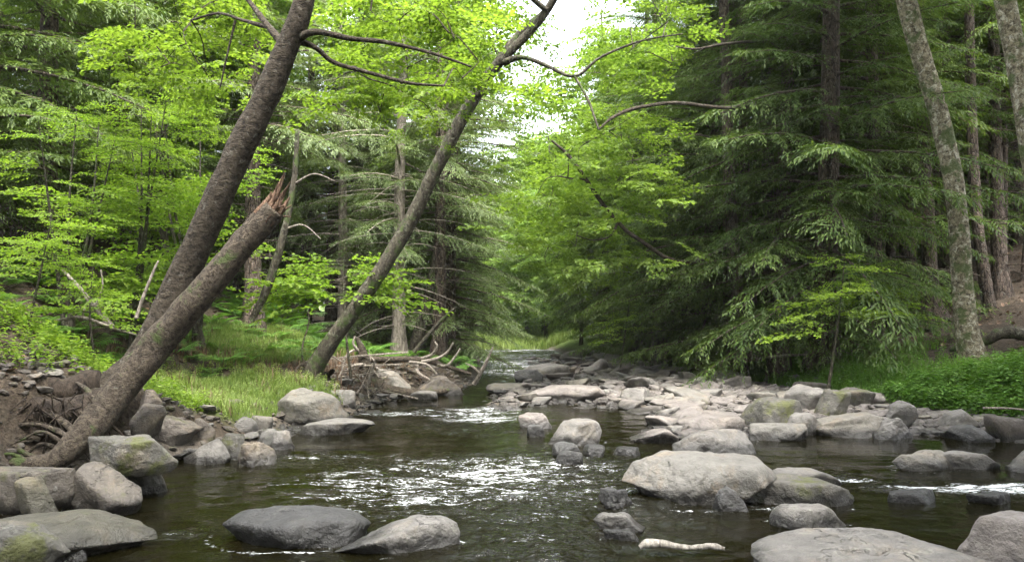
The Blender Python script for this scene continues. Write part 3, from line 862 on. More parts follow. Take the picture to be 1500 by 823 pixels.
# pebbles nobody could count: one object
def gravel(n, fn, smin, smax, mats, lab):
    pts = []
    while len(pts) < n:
        q_ = fn()
        if q_ is not None:
            pts.append(q_)
    P = np.array(pts)
    z = height(P[:, 0], P[:, 1])
    mb = MB()
    V0, F0 = ico(2)
    for k in range(6):
        m = np.arange(len(P)) % 6 == k
        Vk, Fk = rock_shape(2, 300 + k, 9, 16)
        Vk = Vk * np.array([1, 0.75, 0.4])
        PP = np.stack([P[m, 0], P[m, 1], z[m] + 0.01], -1)
        scatter(mb, (Vk, Fk), PP, rng.uniform(0, 6.28, m.sum()), rng.uniform(smin, smax, m.sum()) * rng.uniform(0.5, 1, m.sum()), rng.normal(0, 0.25, m.sum()))
    o = mb.build('gravel', M[mats], None, False)
    tag(o, lab, 'gravel', None, 'stuff')
def s_g():
    g_ = G(rng.uniform(720, 1620), rng.uniform(522, 655), 0.06)
    d = float(bar_sd(g_[0:1], g_[1:2])[0])
    return (g_[0], g_[1]) if d > -0.35 and g_[0] < xr(g_[1]) + 0.5 else None
gravel(4200, s_g, 0.05, 0.20, 'rock_pink', 'small pinkish pebbles between the stones of the gravel bar')
gravel(2600, s_left(4.5, 22, -0.7, 1.3), 0.03, 0.11, 'rock_brown', 'small brown pebbles along the left bank')
def s_bed():
    y = rng.uniform(3.6, 14)
    x = rng.uniform(xl(y), min(xr(y), 8))
    return (x, y)
gravel(2500, s_bed, 0.04, 0.15, 'rock_brown', 'brown pebbles on the stream bed under shallow water')
# ------------------------------------------------------------------ foliage templates (unit length along +x)
def T_leaf(w=0.34):               # a folded broad leaf: two quads
    V = np.array([[0, 0, 0], [0.32, w, 0.09], [0.72, w * 0.72, 0.03], [1, 0, -0.12], [0.72, -w * 0.72, 0.03], [0.32, -w, 0.09]])
    return V, np.array([[0, 3, 2, 1], [0, 5, 4, 3]])

def frames(az, el, roll):         # (n,3,3) rotation whose columns are the local x, y, z axes
    ca, sa, ce, se = np.cos(az), np.sin(az), np.cos(el), np.sin(el)
    X = np.stack([ca * ce, sa * ce, se], -1)
    Y = np.stack([-sa, ca, 0 * sa], -1)
    Z = np.cross(X, Y)
    cr, sr = np.cos(roll)[:, None], np.sin(roll)[:, None]
    return np.stack([X, Y * cr + Z * sr, Z * cr - Y * sr], -1)

def place(T, pos, R, sc):         # copies of template T: pos (n,3), R (n,3,3), sc (n,)
    V, F = T
    out = np.einsum('nij,kj->nki', R * np.asarray(sc)[:, None, None], V) + pos[:, None, :]
    n = len(pos)
    return out.reshape(-1, 3), (F[None] + (np.arange(n) * len(V))[:, None, None]).reshape(-1, F.shape[1])

def T_hemlock(seed, nsec=23, wid=0.36, dens=0.024, tl=0.047, tw=0.23, droop=0.22, start=0.1, drop=0.08):
    r = np.random.default_rng(seed)
    pos, az, el, ln = [], [], [], []
    def P(t): return np.array([t, 0, -droop * t ** 2])
    side = 1
    for i in range(nsec * 2):
        t = start + (1 - start) * (i + r.uniform(0, 0.7)) / (nsec * 2)
        side = -side
        L = wid * (0.25 + 0.75 * min(1, (t - start + 0.12) / 0.3)) * (1 - t) ** 0.65 * r.uniform(0.6, 1.15) + 0.05
        if r.uniform() < drop:
            continue
        a = side * (0.95 - 0.25 * t + r.normal(0, 0.12))
        e = -0.12 - 0.25 * t + r.normal(0, 0.12)
        o = P(t)
        n = max(3, int(L / dens))
        for j in range(n * 2):
            u = (j + 0.5) / (n * 2)
            sg = 1 if j % 2 else -1
            q = o + np.array([math.cos(a) * math.cos(e), math.sin(a) * math.cos(e), math.sin(e)]) * L * u + np.array([0, 0, -0.35 * (L * u) ** 2 / 0.3])
            pos.append(q)
            az.append(a + sg * (0.85 - 0.45 * u) + r.normal(0, 0.15))
            el.append(e - 0.5 * u + r.normal(0, 0.22))
            ln.append(tl * r.uniform(0.6, 1.15) * (1.1 - 0.45 * u))
    for j in range(14):
        t = 0.6 + 0.4 * j / 14
        pos.append(P(t)); az.append((1 if j % 2 else -1) * 0.7); el.append(-0.4); ln.append(tl * 0.8)
    T = (np.array([[0, 0, 0], [0.5, tw / 2, 0], [1, 0, -0.08], [0.5, -tw / 2, 0]]), np.array([[0, 3, 2, 1]]))
    pos, az, el, ln = map(np.array, (pos, az, el, ln))
    return place(T, pos, frames(az, el, r.normal(0, 0.35, len(az))), ln)

def T_beech(seed, nsec=9, wid=0.42, step=0.075, leaf=0.085, droop=0.12, start=0.12, w=0.36):
    r = np.random.default_rng(seed)
    pos, az, el, ln = [], [], [], []
    def P(t): return np.array([t, 0.03 * math.sin(t * 7), -droop * t ** 2])
    side = 1
    for i in range(nsec * 2):
        t = start + (1 - start) * (i + r.uniform(0, 0.7)) / (nsec * 2)
        side = -side
        L = wid * (1 - t) ** 0.6 * r.uniform(0.5, 1.15) + 0.06
        a = side * (0.85 + r.normal(0, 0.15))
        e = -0.03 + r.normal(0, 0.14)
        n = max(2, int(L / step))
        for j in range(n + 1):
            u = (j + 0.4) / (n + 0.4)
            sg = 1 if j % 2 else -1
            pos.append(P(t) + np.array([math.cos(a) * math.cos(e), math.sin(a) * math.cos(e), math.sin(e)]) * L * u + [0, 0, -0.2 * (L * u) ** 2])
            az.append(a + sg * 0.75 * (1 if j < n else 0) + r.normal(0, 0.2))
            el.append(-0.15 + r.normal(0, 0.28))
            ln.append(leaf * r.uniform(0.65, 1.15))
    pos, az, el, ln = map(np.array, (pos, az, el, ln))
    return place(T_leaf(w), pos, frames(az, el, r.normal(0, 0.4, len(az))), ln)

HB = [T_hemlock(s) for s in (1, 2, 3)]
HBS = [T_hemlock(s, 12, 0.42, 0.045, 0.085, 0.22) for s in (4, 5)]      # short branches
BB = [T_beech(s, 11, 0.42, 0.055, 0.060) for s in (6, 7, 8)]
MB_ = [T_beech(s, 8, 0.5, 0.08, 0.10, 0.15, 0.1, 0.42) for s in (9, 10, 12)]

def branch_tube(mb, o, az, el, L, droop, r0, seg=4, n=5, wob=0.0, rg=None):
    t = np.linspace(0, 1, n)
    R = frames(np.array([az]), np.array([el]), np.array([0.0]))[0]
    loc = np.stack([t, wob * np.sin(t * 6 + (rg.uniform(0, 6) if rg is not None else 0)) * t, -droop * t ** 2], -1) * L
    tube(mb, o + loc @ R.T, r0 * (1 - 0.85 * t), seg)

def put_branches(crown, temps, items, rg):
    # items: rows of origin(3), azimuth, elevation, length
    A = np.array(items)
    k = rg.integers(len(temps), size=len(A))
    for i, T in enumerate(temps):
        m = k == i
        if m.any():
            crown.add(*place(T, A[m, :3], frames(A[m, 3], A[m, 4], rg.normal(0, 0.12, m.sum())), A[m, 5]))

def hemlock_tree(seed, H=18, r0=0.26, base=1.5, Lmax=3.2, dead=(0.8, 5), ndead=22, step=0.17, lean=0.0, top=0.35, mat='hemlock', bark='bark_hemlock', thin=0.0):
    rg = np.random.default_rng(seed)
    root = empty('hemlock_tree')
    tr, cr = MB(), MB()
    n = 16
    t = np.linspace(0, 1, n)
    bx = lean * t + 0.06 * np.sin(t * 7 + seed)
    by = 0.06 * np.cos(t * 6 + seed)
    axisp = np.stack([bx, by, t * H - 0.25], -1)
    tube(tr, axisp, r0 * (1 - 0.93 * t) + 0.01, 12, 0.05, seed, flare=(0.06, 0.9, 4))
    def at(z):
        u = np.clip((z + 0.25) / H, 0, 1)
        return np.array([np.interp(u, t, bx), np.interp(u, t, by), z])
    long_, short = [], []
    z, az = base, rg.uniform(0, 6)
    while z < H * 0.985:
        u = (z - base) / (H - base)
        az += 2.399 + rg.normal(0, 0.3)
        L = Lmax * (1 - u) ** 0.75 * (0.55 + 0.45 * min(1, (u + 0.04) / 0.15)) * rg.uniform(0.65, 1.15) + 0.25
        el = 0.30 * u - 0.02 + rg.normal(0, 0.1)
        if rg.uniform() > thin:
            (long_ if L > 1.5 else short).append((*at(z), az, el, L))
            if L > 0.9:
                branch_tube(tr, at(z), az, el, L * 0.92, 0.22, 0.012 + 0.009 * L)
        z += step * (1 + 0.4 * u) * rg.uniform(0.6, 1.4)
    if long_:
        put_branches(cr, HB, long_, rg)
    if short:
        put_branches(cr, HBS, short, rg)
    for k in range(ndead):        # bare dead branches below the crown
        z = rg.uniform(*dead)
        L = rg.uniform(0.6, 2.2)
        branch_tube(tr, at(z), rg.uniform(0, 6.28), rg.uniform(-0.15, 0.25), L, rg.uniform(0.1, 0.35), 0.018, 4, 6, 0.05, rg)
    tr.build('trunk', M[bark], root, True)
    cr.build('crown', M[mat], root)
    return root

def leafy_tree(seed, H=14, r0=0.2, cz=0.62, rx=3.2, rz=4.5, ncl=46, per=9, L=(0.9, 1.6), mat='maple', bark='bark_grey', temps=None, name='broadleaf_tree', lean=(0, 0)):
    rg = np.random.default_rng(seed)
    root = empty(name)
    tr, cr = MB(), MB()
    t = np.linspace(0, 1, 12)
    ax = np.stack([lean[0] * t ** 1.3 + 0.12 * np.sin(t * 5 + seed), lean[1] * t ** 1.3 + 0.12 * np.cos(t * 4 + seed), t * H * 0.9 - 0.25], -1)
    tube(tr, ax, r0 * (1 - 0.88 * t) + 0.01, 10, 0.05, seed, flare=(0.08, 0.7, 4))
    items = []
    c0 = np.array([lean[0] * 0.6, lean[1] * 0.6, H * cz])
    for k in range(ncl):
        v = rg.normal(size=3)
        v /= np.linalg.norm(v)
        v *= rg.uniform(0.35, 1.0) ** 0.6
        c = c0 + v * [rx, rx, rz]
        i = int(np.clip(np.searchsorted(ax[:, 2], c[2] - np.hypot(*(c - c0)[:2]) * 0.6), 1, 10))
        b = ax[i]
        mid = (b + c) / 2 + [0, 0, 0.25] + rg.normal(0, 0.2, 3)
        tube(tr, spline([b, mid, c], 7), np.linspace(0.012 + r0 * 0.16, 0.006, 7), 4)
        out = math.atan2(*(c - b)[1::-1])
        for j in range(per):
            items.append((*(c + rg.normal(0, 0.3, 3)), out + rg.normal(0, 1.2), rg.normal(-0.05, 0.22), rg.uniform(*L)))
    put_branches(cr, temps or MB_, items, rg)
    tr.build('trunk', M[bark], root, True)
    cr.build('crown', M[mat], root)
    return root

def sapling(seed, H=4.0, nst=1, Lb=1.5, base=0.8, nb=20, mat='sapling', temps=None, fan=None, bark='bark_grey', spread=0.3):
    rg = np.random.default_rng(seed)
    root = empty('beech_sapling')
    tr, cr = MB(), MB()
    items = []
    for s in range(nst):
        a0 = rg.uniform(0, 6.28)
        tip = np.array([math.cos(a0), math.sin(a0), 0]) * spread * H * 0.5 * (s > 0) + [rg.normal(0, 0.15), rg.normal(0, 0.15), H * rg.uniform(0.85, 1.05)]
        ax = spline([[0.08 * s, 0, -0.15], tip * 0.5 + [rg.normal(0, 0.08), rg.normal(0, 0.08), 0.1], tip], 10)
        tube(tr, ax, np.linspace(0.02 + 0.006 * H, 0.006, 10), 6)
        for k in range(nb):
            u = rg.uniform(base / H, 1)
            p = np.array([np.interp(u, np.linspace(0, 1, 10), ax[:, i]) for i in range(3)])
            az = rg.uniform(0, 6.28) if fan is None else rg.choice(fan) + rg.normal(0, 0.35)
            L = Lb * (1.15 - 0.75 * u) * rg.uniform(0.7, 1.15)
            el = rg.normal(0.08, 0.12)
            items.append((*p, az, el, L))
            branch_tube(tr, p, az, el, L * 0.9, 0.12, 0.008, 3, 5, 0.03, rg)
    put_branches(cr, temps or BB, items, rg)
    tr.build('stem', M[bark], root, True)
    cr.build('foliage', M[mat], root)
    return root

# ------------------------------------------------------------------ the leaning trees of the left bank
def px_path(rows, n):             # rows: px, py, distance, width in px -> smooth points and radii
    R = np.array([[*W(a, b, Y), wd / FPX * Y / 2] for a, b, Y, wd in rows])
    Q = spline(R, n)
    return Q[:, :3], np.maximum(Q[:, 3], 0.004)

def twig_crown(par, tw, cr, bark, leaf):
    shift(tw, par)
    shift(cr, par)
    nt = sum(len(f) for f in tw.F)
    m_ = MB()
    for k in (tw, cr):
        m_.add(np.concatenate(k.V), np.concatenate(k.F))
    o = m_.build('crown', M[bark], par)
    o.data.materials.append(M[leaf])
    mi = np.ones(len(o.data.polygons), np.int32)
    mi[:nt] = 0
    o.data.polygons.foreach_set('material_index', mi)

def crown_boxes(cr, tr, boxes, rg, temps, anchors):
    # boxes: px0, px1, py0, py1, Y0, Y1, clusters ; anchors: points of the limbs the twigs grow from
    pts = [np.asarray(p_, float) for p_ in anchors]
    items, cl = [], []
    for x0, x1, y0, y1, Y0, Y1, n, per, L0, L1 in boxes:
        for k in range(n):
            cl.append((W(rg.uniform(x0, x1), rg.uniform(y0, y1), rg.uniform(Y0, Y1)), per, L0, L1))
    A = np.array(pts)
    cl.sort(key=lambda q_: float(((A - q_[0]) ** 2).sum(1).min()))
    for c, per, L0, L1 in cl:         # twigs grow on from the nearest wood that is already there
        A = np.array(pts)
        a = A[np.argmin(((A - c) ** 2).sum(1))]
        D = np.linalg.norm(a - c)
        mid = (a + c) / 2 + [0, 0, 0.10 * D] + rg.normal(0, 0.09 * D, 3)
        P_ = spline([a, mid, c], 8)
        tube(tr, P_, np.linspace(0.008 + 0.006 * min(D, 1.5), 0.004, 8), 4)
        pts += [P_[3], P_[5], c]
        out = math.atan2(c[1] - a[1], c[0] - a[0])
        for j in range(per):
            items.append((*(c + rg.normal(0, 0.22, 3)), out + rg.normal(0, 1.1), rg.normal(-0.08, 0.2), rg.uniform(L0, L1)))
    put_branches(cr, temps, items, rg)

rg = np.random.default_rng(5)
# A: the tall dark trunk
A = empty('leaning_tree', G(150, 600, 0.6))
def shift(mb, o):                 # world points -> local points of an Empty
    loc = np.array(o.location)
    mb.V = [v - loc for v in mb.V]
mb = MB()
pA, rA = px_path([(120, 610, 8.2, 70), (165, 570, 8.5, 64), (205, 530, 8.7, 60), (238, 470, 8.8, 57), (275, 390, 8.8, 55), (312, 308, 8.7, 54), (346, 230, 8.6, 52), (386, 150, 8.5, 50),
                  (416, 80, 8.4, 46), (440, 20, 8.3, 41), (456, -60, 8.2, 36), (480, -220, 8.0, 28), (500, -420, 7.8, 16), (505, -560, 7.6, 7)], 70)
tube(mb, pA, rA * 0.78, 20, 0.07, 3, True)
shift(mb, A)
mb.build('trunk', M['bark_dark'], A, True)
lim = []
def limb(par, rows, n, mat='bark_dark', nm='limb'):
    m = MB()
    p_, r_ = px_path(rows, n)
    tube(m, p_, r_, 7, 0.10, len(rows))
    shift(m, par)
    m.build(nm, M[mat], par, True)
    return list(p_[2:])
aA = limb(A, [(432, 60, 8.4, 15), (462, 47, 8.2, 10), (515, 57, 8.1, 8), (565, 62, 8.0, 7), (632, 78, 7.9, 5), (690, 98, 7.8, 3)], 26)
aA += limb(A, [(432, 58, 8.4, 13), (462, 70, 8.5, 8), (490, 92, 8.6, 7), (545, 108, 8.6, 6), (600, 122, 8.7, 5), (650, 126, 8.8, 3)], 26)
aA += limb(A, [(412, 62, 8.4, 14), (392, 38, 8.5, 10), (372, 12, 8.6, 8), (345, -20, 8.7, 6), (290, -60, 8.8, 4)], 20)
aA += limb(A, [(392, 40, 8.5, 8), (355, 30, 8.7, 5), (320, 20, 8.9, 4), (280, 30, 9.2, 3)], 16)
aA += limb(A, [(345, 30, 8.7, 4), (333, 80, 8.8, 3), (322, 130, 8.9, 2)], 10)
aA += limb(A, [(452, -40, 8.2, 14), (540, -120, 7.6, 9), (660, -190, 7.0, 5)], 14)
aA += limb(A, [(460, -80, 8.2, 14), (360, -180, 8.4, 9), (230, -240, 8.8, 5)], 14)
tw, cr = MB(), MB()
crown_boxes(cr, tw, [(480, 700, 10, 130, 9.4, 11.2, 20, 4, 0.5, 0.85), (500, 650, 110, 185, 9.4, 10.6, 6, 3, 0.4, 0.7), (170, 370, -20, 100, 9.8, 11.6, 16, 4, 0.5, 0.85), (290, 350, 90, 160, 9.8, 10.8, 4, 3, 0.4, 0.7),
                     (500, 760, -120, -10, 10, 12, 6, 4, 0.6, 0.9), (150, 400, -180, -20, 10, 12, 8, 4, 0.6, 0.9)], rg, MB_, aA)
twig_crown(A, tw, cr, 'bark_dark', 'lime')
tag(A, 'tall dark leaning tree with small white bark scars, behind the snapped trunk', 'tree')

# B: the snapped trunk on the same bank
B = empty('broken_trunk', G(110, 660, 0.2))
mb = MB()
pB, rB = px_path([(18, 678, 7.3, 18), (48, 681, 7.3, 27), (82, 672, 7.35, 34), (116, 643, 7.5, 42), (150, 606, 7.7, 48), (189, 556, 7.9, 50), (234, 500, 8.0, 48), (276, 450, 8.0, 46), (322, 398, 8.0, 44), (358, 355, 8.0, 42), (384, 326, 8.0, 41), (402, 306, 8.0, 38)], 60)
tube(mb, pB, rB * 0.93, 22, 0.11, 8, True)
shift(mb, B)
mb.build('trunk', M['bark_snag'], B, True)
mb = MB()
d = pB[-1] - pB[-6]
d /= np.linalg.norm(d)
for k in range(26):               # torn splinters at the break
    a = 2 * PI * k / 26
    o = pB[-1] + rB[-1] * rg.uniform(0.2, 0.85) * np.array([math.cos(a) * d[2], math.sin(a) * 0.9, -math.cos(a) * d[0]])
    L = rg.uniform(0.04, 0.2) + (rg.uniform(0.0, 0.22) if 6 < k < 16 else 0)
    tip = o + (d * 0.8 + np.array([-0.05, 0, 0.42]) + rg.normal(0, 0.12, 3)) * L
    tube(mb, [o - d * 0.16, (o * 0.6 + tip * 0.4), tip], [0.04, 0.022, 0.003], 5, 0.3, k)
for k in range(5):
    o = pB[-1 - k] + rg.normal(0, 0.06, 3)
    tube(mb, [o, o + np.array([rg.uniform(0.08, 0.2), rg.normal(0, 0.1), rg.uniform(-0.05, 0.1)])], [0.022, 0.004], 4)
shift(mb, B)
mb.build('splintered_top', M['splinter'], B, True)
for rows in ([(118, 640, 7.5, 16), (85, 612, 7.7, 12), (55, 606, 7.8, 9), (20, 598, 7.9, 7), (-20, 604, 8.0, 4)],
             [(110, 645, 7.5, 14), (70, 625, 7.6, 10), (25, 622, 7.6, 8), (-30, 630, 7.7, 5)],
             [(130, 615, 7.7, 13), (105, 590, 7.9, 9), (88, 598, 7.9, 7), (76, 612, 7.8, 4)],
             [(150, 600, 7.8, 14), (128, 572, 8.0, 10), (112, 560, 8.2, 7), (100, 552, 8.3, 4)],
             [(60, 675, 7.3, 14), (30, 660, 7.4, 9), (5, 645, 7.5, 6), (-25, 640, 7.6, 4)],
             [(45, 680, 7.3, 10), (18, 665, 7.3, 7), (-10, 668, 7.3, 4)],
             [(95, 650, 7.4, 10), (62, 632, 7.4, 6), (30, 645, 7.4, 4), (8, 655, 7.4, 3)]):
    m = MB()
    p_, r_ = px_path(rows, 16)
    tube(m, p_, r_ * 0.7, 9, 0.28, len(rows))
    shift(m, B)
    m.build('root', M['bark_snag'], B, True)
mb = MB()
for k, (rows) in enumerate(([(-120, 612, 7.9, 60), (-40, 606, 7.9, 54), (40, 604, 7.9, 46), (110, 600, 7.9, 44), (160, 585, 8.1, 40)], [(-100, 585, 8.2, 60), (0, 578, 8.3, 56), (90, 574, 8.3, 50), (150, 560, 8.4, 40)])):
    p_, r_ = px_path(rows, 40)
    tube(mb, p_, r_, 14, 0.35, k + 3, True)
for k in range(90):
    o = W(rg.uniform(-60, 150), rg.uniform(572, 622), 7.7)
    e = o + np.array([rg.normal(0, 0.18), rg.normal(-0.05, 0.1), -rg.uniform(0.1, 0.5)])
    tube(mb, spline([o, (o + e) / 2 + rg.normal(0, 0.06, 3), e], 6), np.linspace(rg.uniform(0.006, 0.016), 0.003, 6), 4)
shift(mb, B)
mb.build('root_mass', M['soil'], B, True)
for k in range(22):
    a_, b_ = rg.uniform(-30, 120), rg.uniform(585, 670)
    Y_ = 8.0 - (b_ - 585) * 0.006
    rows = [(a_, b_, Y_, rg.uniform(5, 11)), (a_ - rg.uniform(15, 40), b_ + rg.normal(4, 10), Y_ - 0.1, 5), (a_ - rg.uniform(50, 90), b_ + rg.normal(10, 14), Y_ - 0.15, 3)]
    m = MB()
    p_, r_ = px_path(rows, 14)
    tube(m, p_, r_, 7, 0.3, k)
    shift(m, B)
    m.build('root', M['dead' if k % 3 == 0 else 'bark_dark'], B, True)
tag(B, 'snapped leaning trunk with splintered reddish top and bare roots at the waterline', 'tree')

# C: the forked leaning tree further along
C = empty('leaning_tree', G(458, 548, 0.65))
mb = MB()
pC, rC = px_path([(448, 575, 14.2, 40), (458, 545, 14.2, 33), (482, 505, 14.1, 29), (520, 452, 14.0, 27), (562, 390, 13.9, 26), (602, 322, 13.8, 25), (640, 245, 13.6, 24), (680, 168, 13.4, 23), (718, 108, 13.2, 20), (745, 78, 13.1, 16), (775, 48, 13, 15), (806, 8, 12.8, 14), (840, -60, 12.5, 12), (890, -200, 12, 8), (930, -330, 11.5, 4)], 60)
tube(mb, pC, rC * 0.84, 14, 0.05, 5, flare=(0.1, 0.5, 4))
shift(mb, C)
mb.build('trunk', M['bark_grey'], C, True)
aC = limb(C, [(712, 116, 13.2, 15), (738, 78, 13.3, 12), (765, 45, 13.4, 11), (795, 20, 13.5, 10), (815, -8, 13.5, 9), (835, -80, 13.5, 6), (840, -200, 13.5, 3)], 22, 'bark_grey')
aC += limb(C, [(738, 92, 13.1, 11), (765, 84, 12.9, 8), (800, 96, 12.7, 6), (842, 112, 12.5, 5), (880, 84, 12.4, 4), (940, 60, 12.2, 3), (1000, 50, 12, 2)], 26, 'bark_grey')
aC += limb(C, [(842, 112, 12.5, 4), (862, 148, 12.4, 4), (877, 190, 12.3, 3)], 10, 'bark_grey')
aC += limb(C, [(800, 15, 12.8, 9), (730, -40, 12.4, 6), (660, -70, 12.0, 3)], 12, 'bark_grey')
aC += limb(C, [(830, -50, 12.5, 9), (900, -120, 12.2, 6), (980, -150, 12, 3)], 12, 'bark_grey')
tw, cr = MB(), MB()
crown_boxes(cr, tw, [(600, 760, -40, 90, 14.0, 16, 18, 4, 0.6, 1.0), (690, 810, 70, 140, 13.8, 15, 7, 3, 0.5, 0.9), (900, 990, 20, 100, 12.6, 13.8, 4, 3, 0.5, 0.8), (780, 850, -30, 50, 13.2, 14.2, 5, 3, 0.5, 0.8),
                     (600, 760, -200, -50, 13, 15, 4, 4, 0.7, 1.1)], rg, MB_, aC)
twig_crown(C, tw, cr, 'bark_grey', 'maple')
mb = MB()                         # the root plate hanging over the undercut bank
cc = W(440, 560, 14.2)
for k in range(46):
    a = rg.uniform(0, 2 * PI)
    o = W(458, 556, 14.2) + rg.normal(0, 0.12, 3)
    e = o + np.array([math.cos(a) * rg.uniform(0.25, 0.85) - 0.1, math.sin(a) * 0.5, -rg.uniform(0.05, 0.55)])
    tube(mb, spline([o, (o + e) / 2 + rg.normal(0, 0.09, 3) + [0, 0, 0.06], e], 7), np.linspace(rg.uniform(0.015, 0.05), 0.006, 7), 5)
shift(mb, C)
mb.build('root_mass', M['bark_dark'], C)
tag(C, 'slender leaning tree forking high over the stream, rooted beside the moss patched slab', 'tree')

# ------------------------------------------------------------------ trunks of the right bank
def pole_tree(name, rows, bark, label, seg=12, crown=None, group=None, flare=(0.08, 0.6, 4), dead=0, seed=0):
    r_ = np.random.default_rng(seed + 77)
    p_, ra = px_path(rows, 40)
    root = empty(name, p_[0])
    tr, cr_ = MB(), MB()
    tube(tr, p_, ra * 0.8, seg, 0.045, len(label), flare=flare)
    for k in range(dead):
        i = r_.integers(10, 38)
        branch_tube(tr, p_[i], r_.uniform(0, 6.28), r_.uniform(-0.1, 0.3), r_.uniform(0.6, 2.0), 0.15, 0.02, 4, 6, 0.05, r_)
    if crown:
        n, R, zc, mat, L, temps = crown
        top = p_[-1]
        items = []
        for k in range(n):
            v = r_.normal(size=3)
            v /= np.linalg.norm(v)
            c = top + v * [R, R, zc] * r_.uniform(0.3, 1)
            tube(tr, spline([p_[-4], (p_[-4] + c) / 2 + [0, 0, 0.3], c], 6), np.linspace(0.03, 0.006, 6), 4)
            for j in range(6):
                items.append((*(c + r_.normal(0, 0.35, 3)), r_.uniform(0, 6.28), r_.normal(-0.05, 0.2), r_.uniform(*L)))
        put_branches(cr_, temps, items, r_)
        shift(cr_, root)
        cr_.build('crown', M[mat], root)
    shift(tr, root)
    tr.build('trunk', M[bark], root, True)
    tag(root, label, 'tree', group)
    return root
pole_tree('birch_tree', [(1428, 540, 14.6, 58), (1424, 520, 14.6, 50), (1416, 480, 14.6, 40), (1409, 410, 14.6, 35), (1404, 330, 14.5, 34), (1393, 245, 14.4, 34), (1370, 150, 14.3, 34), (1346, 72, 14.2, 34), (1322, -20, 14.1, 33), (1290, -150, 14, 28), (1260, -330, 13.8, 18)],
          'bark_birch', 'pale lichened birch trunk leaning left at the edge of the right bank', 16, (26, 3.0, 2.2, 'maple', (0.8, 1.3), MB_))
pole_tree('birch_tree', [(1555, 560, 12.5, 48), (1545, 460, 12.5, 40), (1530, 330, 12.4, 38), (1512, 230, 12.3, 37), (1494, 120, 12.2, 36), (1472, 0, 12.1, 35), (1450, -120, 12, 30), (1430, -300, 12, 18)],
          'bark_birch', 'pale lichened birch trunk cut by the right edge of the photo', 16, (24, 3.0, 2.2, 'maple', (0.8, 1.3), MB_))
SL = [('bark_hemlock', [(1366, 470, 19, 40), (1362, 400, 19, 27), (1358, 300, 19, 24), (1352, 180, 19, 22), (1345, 0, 19, 19), (1335, -250, 19, 14)], 'thick dark hemlock trunk standing just left of the leaning pale birch'),
      ('bark_hemlock', [(1455, 485, 18, 30), (1446, 430, 18, 22), (1432, 330, 18, 20), (1424, 200, 18, 19), (1420, 40, 18, 17), (1418, -200, 18, 12)], 'dark slim hemlock trunk just right of the leaning pale birch'),
      ('bark_hemlock', [(1095, 528, 18.6, 40), (1090, 490, 18.6, 28), (1080, 420, 18.6, 24), (1070, 300, 18.6, 22), (1060, 0, 18.6, 18), (1050, -200, 18.6, 12)], 'dark hemlock trunk with spreading foot at the back of the gravel bar'),
      ('bark_hemlock', [(1112, 524, 19.2, 30), (1104, 480, 19.2, 22), (1098, 400, 19.2, 20), (1090, 200, 19.2, 17), (1085, -150, 19.2, 10)], 'second dark trunk close behind the trunk with the spreading foot'),
      ('bark_dark', [(1300, 480, 20, 22), (1305, 380, 20, 17), (1300, 250, 20, 15), (1292, 100, 20, 13), (1285, -200, 20, 9)], 'slim dark trunk between the hemlock wall and the thick dark trunk'),
      ('bark_dark', [(1150, 500, 22, 16), (1152, 430, 22, 13), (1156, 300, 22, 12), (1160, 50, 22, 9)], 'thin dark trunk deep under the hemlocks of the right bank')]
for bk, rows, lb in SL:
    pole_tree('hemlock_tree', rows, bk, lb, 12, (16, 2.6, 3.0, 'hemlock', (1.4, 2.2), HB), 'dark trunks of the right bank', (0.12, 0.9, 5), 10, len(lb))
r2 = np.random.default_rng(21)
first = None
for k in range(17):               # thin poles deep in the shade on the right
    px, Y = r2.uniform(1215, 1620), r2.uniform(21, 36)
    x = (px - 750) / FPX * Y
    if first is None:
        first = [hemlock_tree(400 + i, 15, 0.11, 8, 2.4, (1, 8), 30, 0.35, 0.3) for i in range(2)]
        for f_ in first: f_.location = (x, Y, h1(x, Y))
        o = first[0]
    elif k == 1: o = first[1]
    else: o = copy_tree(first[k % 2])
    o.location = (x, Y, h1(x, Y) - 0.05)
    o.rotation_euler = (r2.normal(0, 0.05), r2.normal(0, 0.05), r2.uniform(0, 6))
    s = r2.uniform(0.8, 1.25)
    o.scale = (s, s, s)
    tag(o, 'thin dark pole-like hemlock deep in the shaded wood on the right', 'tree', 'thin poles in the shaded wood')

# ------------------------------------------------------------------ hemlocks
HV = [hemlock_tree(31, 19, 0.26, 1.0, 4.2, (0.6, 2), 4, 0.10), hemlock_tree(32, 17, 0.23, 1.5, 3.9, (0.6, 3), 8, 0.105, 0.4), hemlock_tree(33, 21, 0.28, 0.8, 4.4, (0.6, 2), 4, 0.105, -0.3)]
HG = [hemlock_tree(34, 16, 0.18, 2.8, 3.0, (0.8, 5), 60, 0.13, 0.3, mat='hemlock_grey', bark='dead', thin=0.12), hemlock_tree(35, 18, 0.20, 3.4, 3.2, (0.8, 6), 60, 0.14, -0.2, mat='hemlock_grey', bark='bark_hemlock', thin=0.15)]
used = set()
def put(protos, i, px, Y, label, group=None, sc=1.0, rz=0.0, tilt=(0, 0), dz=-0.1, x=None):
    o = protos[i]
    if o.name in used:
        o = copy_tree(o)
    else:
        used.add(o.name)
    if x is None:
        x = (px - 750) / FPX * Y
    o.location = (x, Y, h1(x, Y) + dz)
    o.rotation_euler = (tilt[0], tilt[1], rz)
    o.scale = (sc, sc, sc)
    tag(o, label, 'tree', group)
    return o
RW = 'hemlocks along the right bank'
rr = np.random.default_rng(8)
